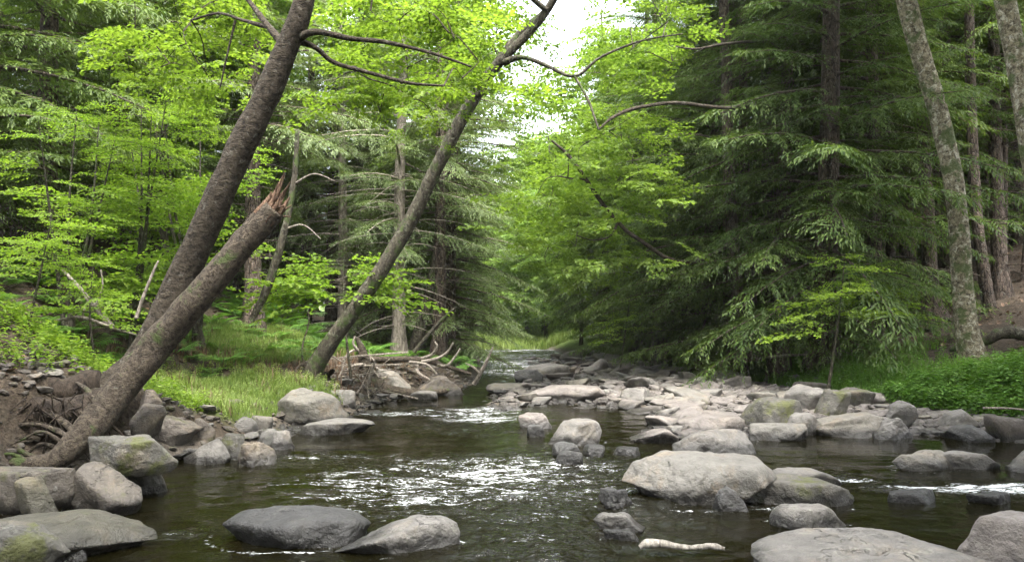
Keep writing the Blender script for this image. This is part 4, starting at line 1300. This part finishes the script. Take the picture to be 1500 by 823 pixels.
WALL = [(1205, 17.6, 2, 1.0, 'nearest broad hemlock drooping over the right of the gravel bar'), (1135, 18.6, 1, 1.0, 'hemlock rising behind the twin dark trunks'),
        (1075, 20.0, 0, 1.05, 'dark hemlock behind the trunk with the spreading foot'), (1035, 21.6, 2, 1.0, 'dark hemlock overhanging the middle of the gravel bar'), (1000, 24, 1, 1.0, 'hemlock whose boughs droop over the back of the gravel bar'),
        (968, 26.5, 0, 1.0, 'hemlock at the back of the gravel bar above pointed pale rock'), (935, 30, 2, 0.95, 'hemlock close behind the far stones of the gravel bar'), (905, 34, 1, 1.0, 'hemlock close to the bend on the right bank'), (905, 41, 0, 0.9, 'far hemlock at the bend of the stream'),
        (900, 47, 2, 0.9, 'farthest hemlock on the right bank near the bright meadow'), (1120, 22.5, 2, 1.15, 'tall hemlock in the second row behind the twin dark trunks'), (1230, 21, 0, 1.15, 'tall hemlock in the second row behind the bright sapling')]
for px, Y, i, s, lb in WALL:
    put(HV, i, px, Y, lb, RW, s, rr.uniform(0, 6), (rr.normal(0, 0.03), rr.normal(-0.03, 0.03)))
for k in range(34):               # the wood behind
    Y = rr.uniform(20, 62)
    x = xr(Y) + rr.uniform(4, 24) + (4 if Y < 24 else 0)
    if (x / Y) > 0.46 and Y < 27:
        x = xr(Y) + 14 + rr.uniform(0, 12)
    if x / Y < 0.16:
        x = 0.16 * Y + rr.uniform(0, 9)
    put(HV, int(rr.integers(3)), 0, Y, 'tall dark hemlock in the dense wood behind the right bank', 'hemlocks in the wood behind the right bank', rr.uniform(0.85, 1.25), rr.uniform(0, 6), x=x)
for px, Y, i, s in ((1330, 29, 1, 1.1), (1420, 27, 0, 1.15), (1500, 30, 1, 1.2), (1590, 27, 0, 1.2), (1460, 36, 2, 1.2), (1370, 38, 0, 1.2), (1560, 38, 2, 1.2), (1660, 32, 1, 1.2)):
    put(HV, i, px, Y, 'tall dark hemlock in the dense wood behind the right bank', 'hemlocks in the wood behind the right bank', s, rr.uniform(0, 6))
HH = [hemlock_tree(37, 19, 0.2, 5.0, 4.2, (0.8, 5.5), 34, 0.11)]
for px, Y, s, lb in ((1285, 18.8, 1.0, 'high crowned dark hemlock between the hemlock wall and the thick dark trunk'), (1395, 21, 1.05, 'high crowned dark hemlock right behind the leaning pale birch'), (1470, 19.8, 1.0, 'high crowned dark hemlock between the two pale birches'),
                     (1545, 21.5, 1.05, 'high crowned dark hemlock behind the birch cut by the edge'), (1335, 24.5, 1.15, 'high crowned dark hemlock deeper in, left of the leaning pale birch'), (1500, 26, 1.15, 'high crowned dark hemlock deep in the wood at the right edge')):
    put(HH, 0, px, Y, lb, None, s, rr.uniform(0, 6))
# left bank
for px, Y, i, s, lb in ((-60, 13.5, 0, 0.9, 'dark hemlock cut by the left edge of the photo'), (70, 15.5, 1, 1.0, 'dark hemlock behind the saplings at the left'), (160, 19, 2, 1.0, 'tall hemlock rising behind the lime green saplings'),
                        (-10, 19, 2, 0.9, 'hemlock up the slope at the far left'), (250, 24, 0, 1.05, 'hemlock behind the tall dark leaning tree')):
    put(HV, i, px, Y, lb, None, s, rr.uniform(0, 6))
HL = [hemlock_tree(36, 15, 0.2, 0.5, 3.6, (0.6, 4), 24, 0.115, 0.3, mat='hemlock_grey')]
put(HL, 0, 660, 22.5, 'hemlock leaning its low boughs over the narrow far channel', None, 1.0, 1.0)
put(HL, 0, 668, 27.5, 'smaller hemlock overhanging the far channel from the left', None, 0.8, 4.0)
put(HL, 0, 560, 26, 'bushy hemlock behind the slender straight trunk', None, 0.9, 2.0)
for px, Y, i, s, rz, lb in ((372, 17.5, 1, 1.0, 1.0, 'hemlock with bare grey lower branches between the leaning trunks'), (500, 24, 0, 1.0, 2.0, 'thin hemlock with bare drooping branches behind the grass'), (582, 20.5, 0, 1.05, 0.5, 'straight slender hemlock trunk seen through the forked leaning tree'),
                            (640, 21, 1, 0.95, 3.0, 'hemlock with crowded stems at the stream edge beyond the fallen log'), (655, 24.5, 0, 1.05, 4.0, 'hemlock with grey drooping boughs right of the forked leaning tree'), (668, 30, 1, 1.0, 5.0, 'grey hemlock back from the narrow far channel'),
                            (450, 28, 1, 1.1, 5.5, 'grey hemlock back on the slope behind the clearing')):
    put(HG, i, px, Y, lb, None, s, rz)
for k in range(46):
    Y = rr.uniform(25, 66)
    x = min(xl(Y) - rr.uniform(3, 26), -0.085 * Y)
    if abs(x / Y + 0.17) < 0.04 and Y < 38:
        continue
    put(HV if k % 3 else HG, int(rr.integers(2)), 0, Y, 'hemlock in the dense wood behind the left bank', 'hemlocks in the wood behind the left bank', rr.uniform(0.9, 1.25), rr.uniform(0, 6), x=x)
for x, y, i, s in ((-14, -2, 1, 1.0), (-8.5, -6, 2, 1.0), (-6, -13, 0, 1.0), (13.5, 4, 1, 1.0), (16, -1, 2, 1.0), (12.5, -7, 0, 1.0), (19, 6, 0, 1.1), (4, -17, 2, 1.0), (9, -15, 1, 1.0), (-1, -20, 0, 1.1)):  # unseen trees, added to shade the near rocks and water
    put(HV, i, 0, y, 'unseen hemlock added to shade the near stream, on the banks beside and behind the place where the photographer stands', 'unseen shading hemlocks around the viewpoint', s, rr.uniform(0, 6), x=x)
pr = []
# ------------------------------------------------------------------ broadleaf trees
LT = [leafy_tree(51, 15, 0.2, 0.58, 3.4, 5.2, 60, 9), leafy_tree(52, 18, 0.24, 0.55, 4.0, 6.5, 70, 9)]
FT = [leafy_tree(53, 16, 0.2, 0.5, 4.2, 6.8, 60, 7, (1.4, 2.3), 'far_leaf'), leafy_tree(54, 12, 0.16, 0.5, 3.6, 5.4, 46, 7, (1.2, 2.0), 'far_leaf')]
for px, Y, i, s, lb in ((235, 19.5, 0, 1.0, 'maple with bright leaves behind the tall dark leaning tree'), (520, 27, 1, 1.0, 'tall leafy maple above the grey hemlocks'),
                        (640, 33, 1, 1.05, 'tall leafy maple behind the forked leaning tree'), (962, 25, 0, 0.8, 'bright maple reaching out of the hemlocks over the stream'), (935, 27, 0, 0.95, 'bright maple beyond the gravel bar on the right bank'), (905, 34, 1, 0.9, 'bright leafy maple over the far end of the gravel bar')):
    put(LT, i, px, Y, lb, None, s, rr.uniform(0, 6))
for k, (px, Y, i, s) in enumerate([(800, 49, 1, 0.9), (850, 39, 1, 0.65), (800, 52, 0, 1.0), (850, 58, 1, 1.1), (770, 62, 1, 1.15), (720, 56, 1, 0.8), (905, 55, 0, 1.0), (820, 70, 0, 1.2), (760, 78, 1, 1.3), (690, 66, 0, 1.0), (870, 80, 0, 1.2), (640, 60, 0, 1.0), (740, 95, 0, 1.0), (800, 98, 0, 1.2), (690, 92, 1, 1.3), (860, 100, 0, 1.3), (940, 75, 0, 1.2), (600, 80, 0, 1.2)]):
    put(FT, i, px, Y, 'hazy light green tree beyond the bend of the stream', 'light green trees beyond the bend', s, rr.uniform(0, 6))
for x, y, i, s in ((-8.5, -1.5, 1, 1.3), (9.5, 0, 1, 1.3), (-3.5, -6.5, 0, 1.5), (12.5, 6, 1, 1.2), (6, -9, 1, 1.4)):  # unseen crowns, added to keep light off the near rocks
    put(LT, i, 0, y, 'unseen tall maple added to shade the near stream, beside the place where the photographer stands', 'unseen shading maples around the viewpoint', s, rr.uniform(0, 6), x=x)
# limbs of the maple that reaches over the stream from the right
mp = empty('maple_tree', G(1075, 520, 0.6))
aM = []
b0 = W(1120, 60, 19)
m = MB()
tube(m, spline([[*b0[:2] + [0.2, 0.4], h1(b0[0] + 0.2, b0[1] + 0.4) - 0.2], [*(b0[:2] + [0.1, 0.2]), 4.5], b0, b0 + [-0.3, -0.5, 4]], 24), np.linspace(0.2, 0.07, 24), 10, 0.05, 2)
shift(m, mp)
m.build('trunk', M['bark_grey'], mp, True)
aM += limb(mp, [(1112, 150, 18.8, 6.8), (1070, 158, 15.3, 5.4), (1036, 156, 14.6, 5.4), (985, 151, 14.0, 5.4), (930, 159, 13.6, 5.4), (898, 172, 13.3, 4.8), (877, 190, 13.1, 2.7)], 26, 'bark_dark')
aM += limb(mp, [(1112, 60, 18.8, 5.4), (1060, 65, 15, 4.1), (1020, 72, 14.2, 3.4), (985, 68, 13.6, 2.0)], 16, 'bark_dark')
aM += limb(mp, [(1118, 330, 19, 7.5), (1010, 385, 17.6, 6.8), (935, 350, 17, 6.1), (905, 325, 17, 6.1), (880, 295, 17, 6.1), (850, 250, 17, 5.4), (830, 225, 17, 4.8), (808, 206, 17, 2.7)], 30, 'bark_dark')
aM += limb(mp, [(884, 300, 17, 4.1), (860, 266, 16.8, 3.4), (838, 262, 16.6, 2.7), (818, 258, 16.5, 2.0)], 14, 'bark_dark')
aM += limb(mp, [(905, 325, 17, 4.1), (895, 345, 16.9, 3.4), (870, 352, 16.8, 2.0), (845, 345, 16.7, 1.4)], 14, 'bark_dark')
tw, cr = MB(), MB()
crown_boxes(cr, tw, [(890, 1000, -20, 110, 15, 18, 11, 5, 0.6, 1.1), (790, 950, 150, 290, 15, 18.5, 20, 4, 0.5, 1.0), (780, 900, 250, 400, 16, 18.5, 22, 5, 0.6, 1.1), (880, 1000, 260, 400, 16, 17.5, 9, 4, 0.6, 1.0), (960, 1150, -200, -20, 16, 18, 6, 5, 0.7, 1.2)], rg, MB_, aM)
twig_crown(mp, tw, cr, 'bark_grey', 'maple')
tag(mp, 'maple on the right bank sending crooked dark limbs over the stream', 'tree')

# ------------------------------------------------------------------ beech saplings
def sap(o, px, Y, lb, sc=1.0, rz=0.0):
    x = (px - 750) / FPX * Y
    o.location = (x, Y, h1(x, Y) - 0.05)
    o.rotation_euler = (0, 0, rz)
    o.scale = (sc, sc, sc)
    tag(o, lb, 'sapling')
SA = sapling(61, 4.6, 4, 1.7, 1.3, 16)
sap(SA, 285, 14.2, 'clump of lime green beech saplings with pale stems behind the leaning trunks')
sap(copy_tree(SA), 190, 12.2, 'lime green beech sapling left of the pale stemmed clump', 0.95, 2.0)
sap(copy_tree(SA), 110, 11.0, 'lime green beech sapling on the slope at the left', 0.8, 4.0)
sap(copy_tree(SA), 250, 16.5, 'lime green beech sapling higher up between the trunks', 1.25, 5.0)
SBm = sapling(62, 3.0, 1, 2.9, 1.9, 30, fan=(0.1, PI - 0.1, -0.5, PI + 0.5), temps=BB)
sap(SBm, 520, 14.9, 'beech sapling with flat lime green sprays crossing the forked leaning tree')
SR = sapling(63, 2.9, 1, 1.8, 1.3, 24, mat='sapling')
sap(SR, 1205, 14.7, 'bright beech sapling under the hemlocks of the right bank')
sap(copy_tree(SR), 1300, 16.6, 'smaller beech sapling beside the bright one on the right bank', 0.8, 2.5)
sap(copy_tree(SR), 40, 9.4, 'leafy sapling on the bank above the bare roots', 0.55, 1.2)
sap(copy_tree(SR), 150, 9.9, 'leafy sapling right behind the tall dark leaning tree', 0.6, 3.2)
sap(copy_tree(SR), 905, 21, 'bright sapling at the back of the gravel bar', 0.8, 0.5)
hs_ = hemlock_tree(71, 1.5, 0.02, 0.15, 0.55, (0.1, 0.2), 0, 0.06, mat='hemlock_tip')
put([hs_], 0, 448, 16.2, 'tiny hemlock seedling on the grassy step beside the forked leaning tree')

# ------------------------------------------------------------------ fallen and dead wood
def wood(name, label, pieces, mat='dead', group=None, cat='dead wood', rough=0.12):
    r_ = np.random.default_rng(len(label))
    first = px_path(pieces[0][1], 4)[0][0]
    root = empty(name, first)
    for nm, rows, *mm in pieces:
        m = MB()
        p_, ra = px_path(rows, 6 + 5 * len(rows))
        tube(m, p_, ra, 9, rough, len(nm) + int(rows[0][0]), True)
        shift(m, root)
        m.build(nm, M[mm[0] if mm else mat], root, True)
    tag(root, label, cat, group)
    return root
wood('fallen_log', 'fallen log with an upturned dark root end, lying along the waterline', [
    ('trunk', [(545, 560, 16.2, 30), (565, 571, 16.2, 20), (600, 575, 16.4, 12), (640, 574, 16.9, 9), (676, 567, 17.4, 8)], 'bark_snag'),
    ('root_end', [(552, 572, 16.2, 24), (540, 552, 16.2, 28), (534, 530, 16.2, 18), (530, 512, 16.2, 12), (523, 494, 16.2, 6)], 'bark_dark'),
    ('root', [(532, 520, 16.2, 6), (518, 505, 16.1, 4), (520, 492, 16.1, 3)]), ('root', [(536, 535, 16.1, 7), (520, 535, 16, 5), (503, 548, 16, 3), (495, 560, 16, 2)]),
    ('root', [(545, 565, 16.1, 8), (520, 566, 16, 5), (490, 560, 16, 3)]), ('root', [(530, 512, 16.2, 5), (514, 515, 16.1, 4), (502, 528, 16, 3)])])
wood('fallen_tree', 'bleached fallen tree with upturned branches behind the fallen log', [
    ('trunk', [(500, 527, 17.4, 10), (560, 526, 17.4, 9), (620, 527, 17.4, 9), (650, 535, 17.4, 7), (690, 548, 17.5, 5)], 'bark_snag'),
    ('branch', [(615, 526, 17.4, 6), (632, 520, 17.3, 5), (640, 508, 17.2, 4), (637, 500, 17.2, 2)]), ('branch', [(618, 530, 17.3, 6), (640, 525, 17.2, 5), (655, 516, 17.2, 4), (664, 502, 17.1, 3)]),
    ('branch', [(640, 534, 17.4, 5), (655, 535, 17.2, 4), (668, 520, 17.2, 3), (674, 510, 17.2, 2)]), ('branch', [(600, 530, 17.2, 5), (625, 534, 17, 4), (640, 548, 17, 3)]),
    ('branch', [(695, 562, 17.6, 7), (705, 545, 17.4, 6), (716, 522, 17.3, 4), (722, 508, 17.3, 2)]), ('branch', [(704, 548, 17.4, 4), (694, 538, 17.4, 3), (682, 532, 17.5, 2)]),
    ('branch', [(610, 532, 17.3, 6), (612, 545, 17.1, 5), (630, 556, 17, 3)])])
wood('dead_tree', 'bare pale dead stem slanting left behind the snapped trunk top', [('trunk', [(368, 470, 13.5, 9), (392, 420, 13.5, 12), (415, 345, 13.5, 11), (430, 270, 13.5, 9), (436, 190, 13.5, 6)], 'bark_grey'),
    ('branch', [(418, 335, 13.5, 4), (445, 330, 13.4, 2), (470, 350, 13.3, 1)]), ('branch', [(430, 270, 13.5, 4), (460, 255, 13.4, 2), (490, 265, 13.3, 1)])])
wood('dead_tree', 'pale thin dead trunk leaning right beyond the fallen log', [('trunk', [(606, 516, 19, 6), (630, 487, 19, 5.5), (650, 466, 19, 5), (668, 450, 19, 3)], 'bark_grey')])
wood('dead_tree', 'dark dead trunk leaning out of the crowded stems beyond the log', [('trunk', [(604, 520, 21, 20), (615, 480, 21, 17), (628, 430, 21, 15), (640, 360, 21, 11), (650, 250, 21, 7)], 'bark_grey')])
wood('driftwood', 'short white piece of driftwood floating in the near pool', [('trunk', [(937, 801, 5.3, 6), (948, 795, 5.3, 13), (972, 796, 5.29, 11), (1000, 801, 5.28, 9), (1022, 801, 5.27, 7), (1042, 799, 5.26, 10), (1061, 803, 5.25, 5)], 'drift')], rough=0.2)
wood('dead_branch', 'pale dead branch standing upright on the slope left of the trunks', [('stem', [(200, 465, 9.8, 6), (212, 430, 9.8, 5), (226, 395, 9.8, 4), (232, 382, 9.8, 2)])])
wood('dead_branch', 'long brown dead branch lying across the slope under the saplings', [('stem', [(165, 480, 10.2, 9), (140, 450, 10.3, 8), (115, 420, 10.4, 6), (92, 395, 10.5, 4)]), ('twig', [(140, 450, 10.3, 4), (150, 420, 10.3, 3), (148, 395, 10.3, 2)])])
wood('dead_branch', 'thin pale dead branch crossing under the long brown one', [('stem', [(80, 470, 10, 4), (120, 465, 10, 5), (170, 482, 10, 4), (200, 490, 10, 2)]), ('twig', [(120, 465, 10, 3), (128, 440, 10, 2)])])
wood('fallen_log', 'mossy curved log lying at the foot of the leaning birch', [('trunk', [(1390, 512, 15, 8), (1440, 500, 14.6, 14), (1470, 487, 14.4, 18), (1510, 492, 14.2, 18), (1560, 500, 14, 16)], 'bark_grey')])
wood('dead_branch', 'pale stick lying on the moss behind the gravel bar', [('stem', [(1125, 523, 17.6, 4), (1160, 520, 17.6, 4), (1205, 519, 17.6, 3)])])
wood('dead_branch', 'thin dark branch lying on the herbs at the right edge', [('stem', [(1440, 597, 11.0, 3), (1480, 598, 11, 3), (1530, 603, 11, 2)])])
wood('dead_branch', 'forked dark twig lying on the stones by the mossy olive rock', [('stem', [(1140, 598, 12.6, 3), (1158, 594, 12.6, 3), (1172, 602, 12.5, 2)]), ('twig', [(1158, 594, 12.6, 2), (1164, 586, 12.6, 1)])])
r3 = np.random.default_rng(41)
for k in range(26):               # brushwood heaped by the flood around the roots
    a = W(r3.uniform(465, 560), r3.uniform(525, 575), r3.uniform(15, 16.4))
    m = MB()
    d = r3.normal(size=3) * [0.5, 0.25, 0.22]
    tube(m, spline([a - d, a + r3.normal(0, 0.05, 3), a + d], 7), np.linspace(r3.uniform(0.012, 0.03), 0.005, 7), 5)
    o = m.build('dead_branch', M['dead'])
    tag(o, 'flood-washed stick in the brushwood between root mass and fallen log', 'stick', 'brushwood sticks by the fallen log')

# ------------------------------------------------------------------ ground cover nobody could count
def blades(n=7, seed=0, h=1.0, wd=0.035, bend=0.5):
    r_ = np.random.default_rng(seed)
    V, F = [], []
    for k in range(n):
        a, l = r_.uniform(0, 6.28), h * r_.uniform(0.55, 1)
        b = bend * r_.uniform(0.3, 1.2)
        o = r_.normal(0, 0.12, 2)
        dx, dy = math.cos(a), math.sin(a)
        base = len(V)
        for t in (0, 0.55, 1):
            c = np.array([o[0] + dx * b * t * t * l, o[1] + dy * b * t * t * l, l * t * (1 - 0.25 * b * t)])
            wv = wd * (1 - 0.9 * t)
            V += [c + [-dy * wv, dx * wv, 0], c - [-dy * wv, dx * wv, 0]]
        F += [[base, base + 1, base + 3, base + 2], [base + 2, base + 3, base + 5, base + 4]]
    return np.array(V), np.array(F)
def herb(seed, nl=18, h=1.0, leaf=0.23, w=0.3):
    r_ = np.random.default_rng(seed)
    z = np.linspace(0.25, 1, nl) * h
    az = np.arange(nl) * 2.4 + r_.normal(0, 0.3, nl)
    pos = np.stack([0.05 * np.cos(az), 0.05 * np.sin(az), z], -1)
    return place(T_leaf(w), pos, frames(az, r_.normal(-0.05, 0.25, nl), r_.normal(0, 0.3, nl)), leaf * r_.uniform(0.6, 1.1, nl) * (1.25 - 0.5 * z / h))
def fern(seed):
    r_ = np.random.default_rng(seed)
    mb_ = MB()
    T = (np.array([[0, 0, 0], [0.4, 0.13, 0], [1, 0, -0.1], [0.4, -0.13, 0]]), np.array([[0, 3, 2, 1]]))
    for k in range(7):
        a = k * 0.9 + r_.normal(0, 0.2)
        t = np.linspace(0.12, 1, 14)
        for sg in (-1, 1):
            pos = np.stack([t * 0.75 * math.cos(a), t * 0.75 * math.sin(a), 0.75 * t - 0.55 * t ** 2], -1)
            mb_.add(*place(T, pos, frames(np.full(14, a + sg * 1.15), np.full(14, -0.1), np.zeros(14)), 0.30 * (1 - t) ** 0.6 * (0.4 + 0.6 * np.minimum(1, t / 0.3)) + 0.03))
    return np.concatenate(mb_.V), np.concatenate(mb_.F)
def cover(name, temps, mat, n, fn, smin, smax, label, seed, tilt=0.15):
    r_ = np.random.default_rng(seed)
    pts = []
    guard = 0
    while len(pts) < n and guard < n * 50:
        guard += 1
        q_ = fn(r_)
        if q_ is not None:
            pts.append(q_)
    P = np.array(pts)
    P = np.column_stack([P, height(P[:, 0], P[:, 1]) - 0.01])
    mb_ = MB()
    for k, T in enumerate(temps):
        m = np.arange(len(P)) % len(temps) == k
        scatter(mb_, T, P[m], r_.uniform(0, 6.28, m.sum()), r_.uniform(smin, smax, m.sum()), r_.normal(0, tilt, m.sum()))
    o = mb_.build(name, M[mat])
    tag(o, label, name.replace('_', ' '), None, 'stuff')
    return o
def pxband(x0, x1, y0, y1, z, cond):
    def f(r_):
        g_ = G(r_.uniform(x0, x1), r_.uniform(y0, y1), z)
        return (g_[0], g_[1]) if cond(g_[0], g_[1], r_) else None
    return f
GR = [blades(8, s) for s in (1, 2, 3)]
def c_grass(x, y, r_):
    dl = xl(y) - x
    return 0.35 < dl < 4.2 and 9.6 < y < 19
cover('grass', GR, 'grass', 3000, lambda r_: (lambda y: (xl(y) - r_.uniform(0.35, 1.9), y))(r_.uniform(10.4, 13.6)), 0.08, 0.25, 'bright green grass on the low left bank below the leaning trees', 1)
cover('grass', GR, 'grass', 4200, lambda r_: (lambda y: (xl(y) - r_.uniform(2.1, 4.0), y))(r_.uniform(14.2, 18)), 0.10, 0.28, 'pale green grass on the step behind the bare pebbles', 2)
cover('grass', GR, 'grass', 5000, lambda r_: (r_.uniform(-8, 7), r_.uniform(45, 58)), 0.4, 0.9, 'sunny grass beyond the far end of the stream', 3)
HE = [herb(s) for s in (1, 2, 3)]
def c_herb(x, y, r_):
    dr = x - xr(y)
    return 0.0 < dr < 3.0 and r_.uniform() > 0.25 * dr
def c_bank(r_):
    y = r_.uniform(10.2, 13.4)
    x = xr(y) + r_.uniform(-0.1, 2.4)
    return (x, y) if vnoise([[x * 1.3, y * 1.3, 0]], 3)[0] > r_.uniform(-0.9, 0.3) else None
cover('undergrowth', HE, 'herb', 3600, c_bank, 0.12, 0.42, 'thick leafy herbs along the right bank near the birches', 4)
cover('undergrowth', HE + GR, 'herb', 3600, lambda r_: (lambda y: (xr(y) + r_.exponential(0.9), y))(r_.uniform(13.6, 26)), 0.12, 0.34, 'low green herbs and moss behind the gravel bar', 5)
cover('undergrowth', HE, 'sapling', 1000, lambda r_: (lambda y: (xl(y) - r_.uniform(0.7, 5.5), y))(r_.uniform(7.9, 10.4)), 0.12, 0.34, 'leafy herbs on the left bank around the bare roots', 6)
cover('undergrowth', HE + GR[:1], 'grass', 900, lambda r_: (lambda y: (xl(y) - r_.uniform(0.5, 2.6), y))(r_.uniform(10.2, 14)), 0.10, 0.22, 'bright low herbs among the grass on the left bank', 7)
FE = [fern(1), fern(2)]
cover('ferns', FE, 'herb', 240, lambda r_: (lambda y: (xl(y) - r_.uniform(2.2, 7), y))(r_.uniform(8, 20)), 0.3, 0.75, 'green ferns on the left slope', 8)
cover('ferns', FE, 'herb', 150, lambda r_: (lambda y: (xl(y) - r_.uniform(0.5, 6), y))(r_.uniform(18, 30)), 0.5, 1.0, 'green ferns around the clearing beyond the fallen log', 9)
LF = [T_leaf(0.4)]
cover('dry_grass', GR, 'litter', 500, lambda r_: (lambda y: (xl(y) - r_.uniform(0.35, 3.8), y))(r_.uniform(10.4, 18)), 0.12, 0.34, 'straw coloured dry blades among the grass on the left bank', 12)
cover('litter', LF, 'litter', 9000, lambda r_: (lambda y: (xl(y) - r_.uniform(0.8, 9), y))(r_.uniform(6.5, 26)), 0.05, 0.12, 'dry brown leaves on the left slope', 10, 0.4)
cover('litter', LF, 'litter', 9000, lambda r_: (lambda y: (xr(y) + r_.uniform(1.2, 13), y))(r_.uniform(11, 28)), 0.05, 0.12, 'dry brown leaves on the floor of the right wood', 11, 0.4)
for o in list(bpy.data.objects):   # prototypes that were never set down
    if o.type == 'EMPTY' and 'label' not in o and o.parent is None:
        for ch in list(o.children):
            bpy.data.objects.remove(ch)
        bpy.data.objects.remove(o)
# ------------------------------------------------------------------ the air between the trees
hz = MB()
X0, X1, Y0, Y1, Z0, Z1 = -150, 150, -50, 250, -2, 60
hz.add([[x, y, z] for x in (X0, X1) for y in (Y0, Y1) for z in (Z0, Z1)], [[0, 1, 3, 2], [4, 6, 7, 5], [0, 4, 5, 1], [2, 3, 7, 6], [0, 2, 6, 4], [1, 5, 7, 3]])
hm = bpy.data.materials.new('haze')
hm.use_nodes = True
hn = hm.node_tree.nodes
hn.clear()
ho = hn.new('ShaderNodeOutputMaterial')
hv = hn.new('ShaderNodeVolumePrincipled')
hv.inputs['Color'].default_value = (0.92, 0.96, 0.95, 1)
hv.inputs['Density'].default_value = 0.0003
hm.node_tree.links.new(hv.outputs[0], ho.inputs['Volume'])
tag(hz.build('haze', hm), 'thin pale summer haze between the trees', 'haze', None, 'stuff')
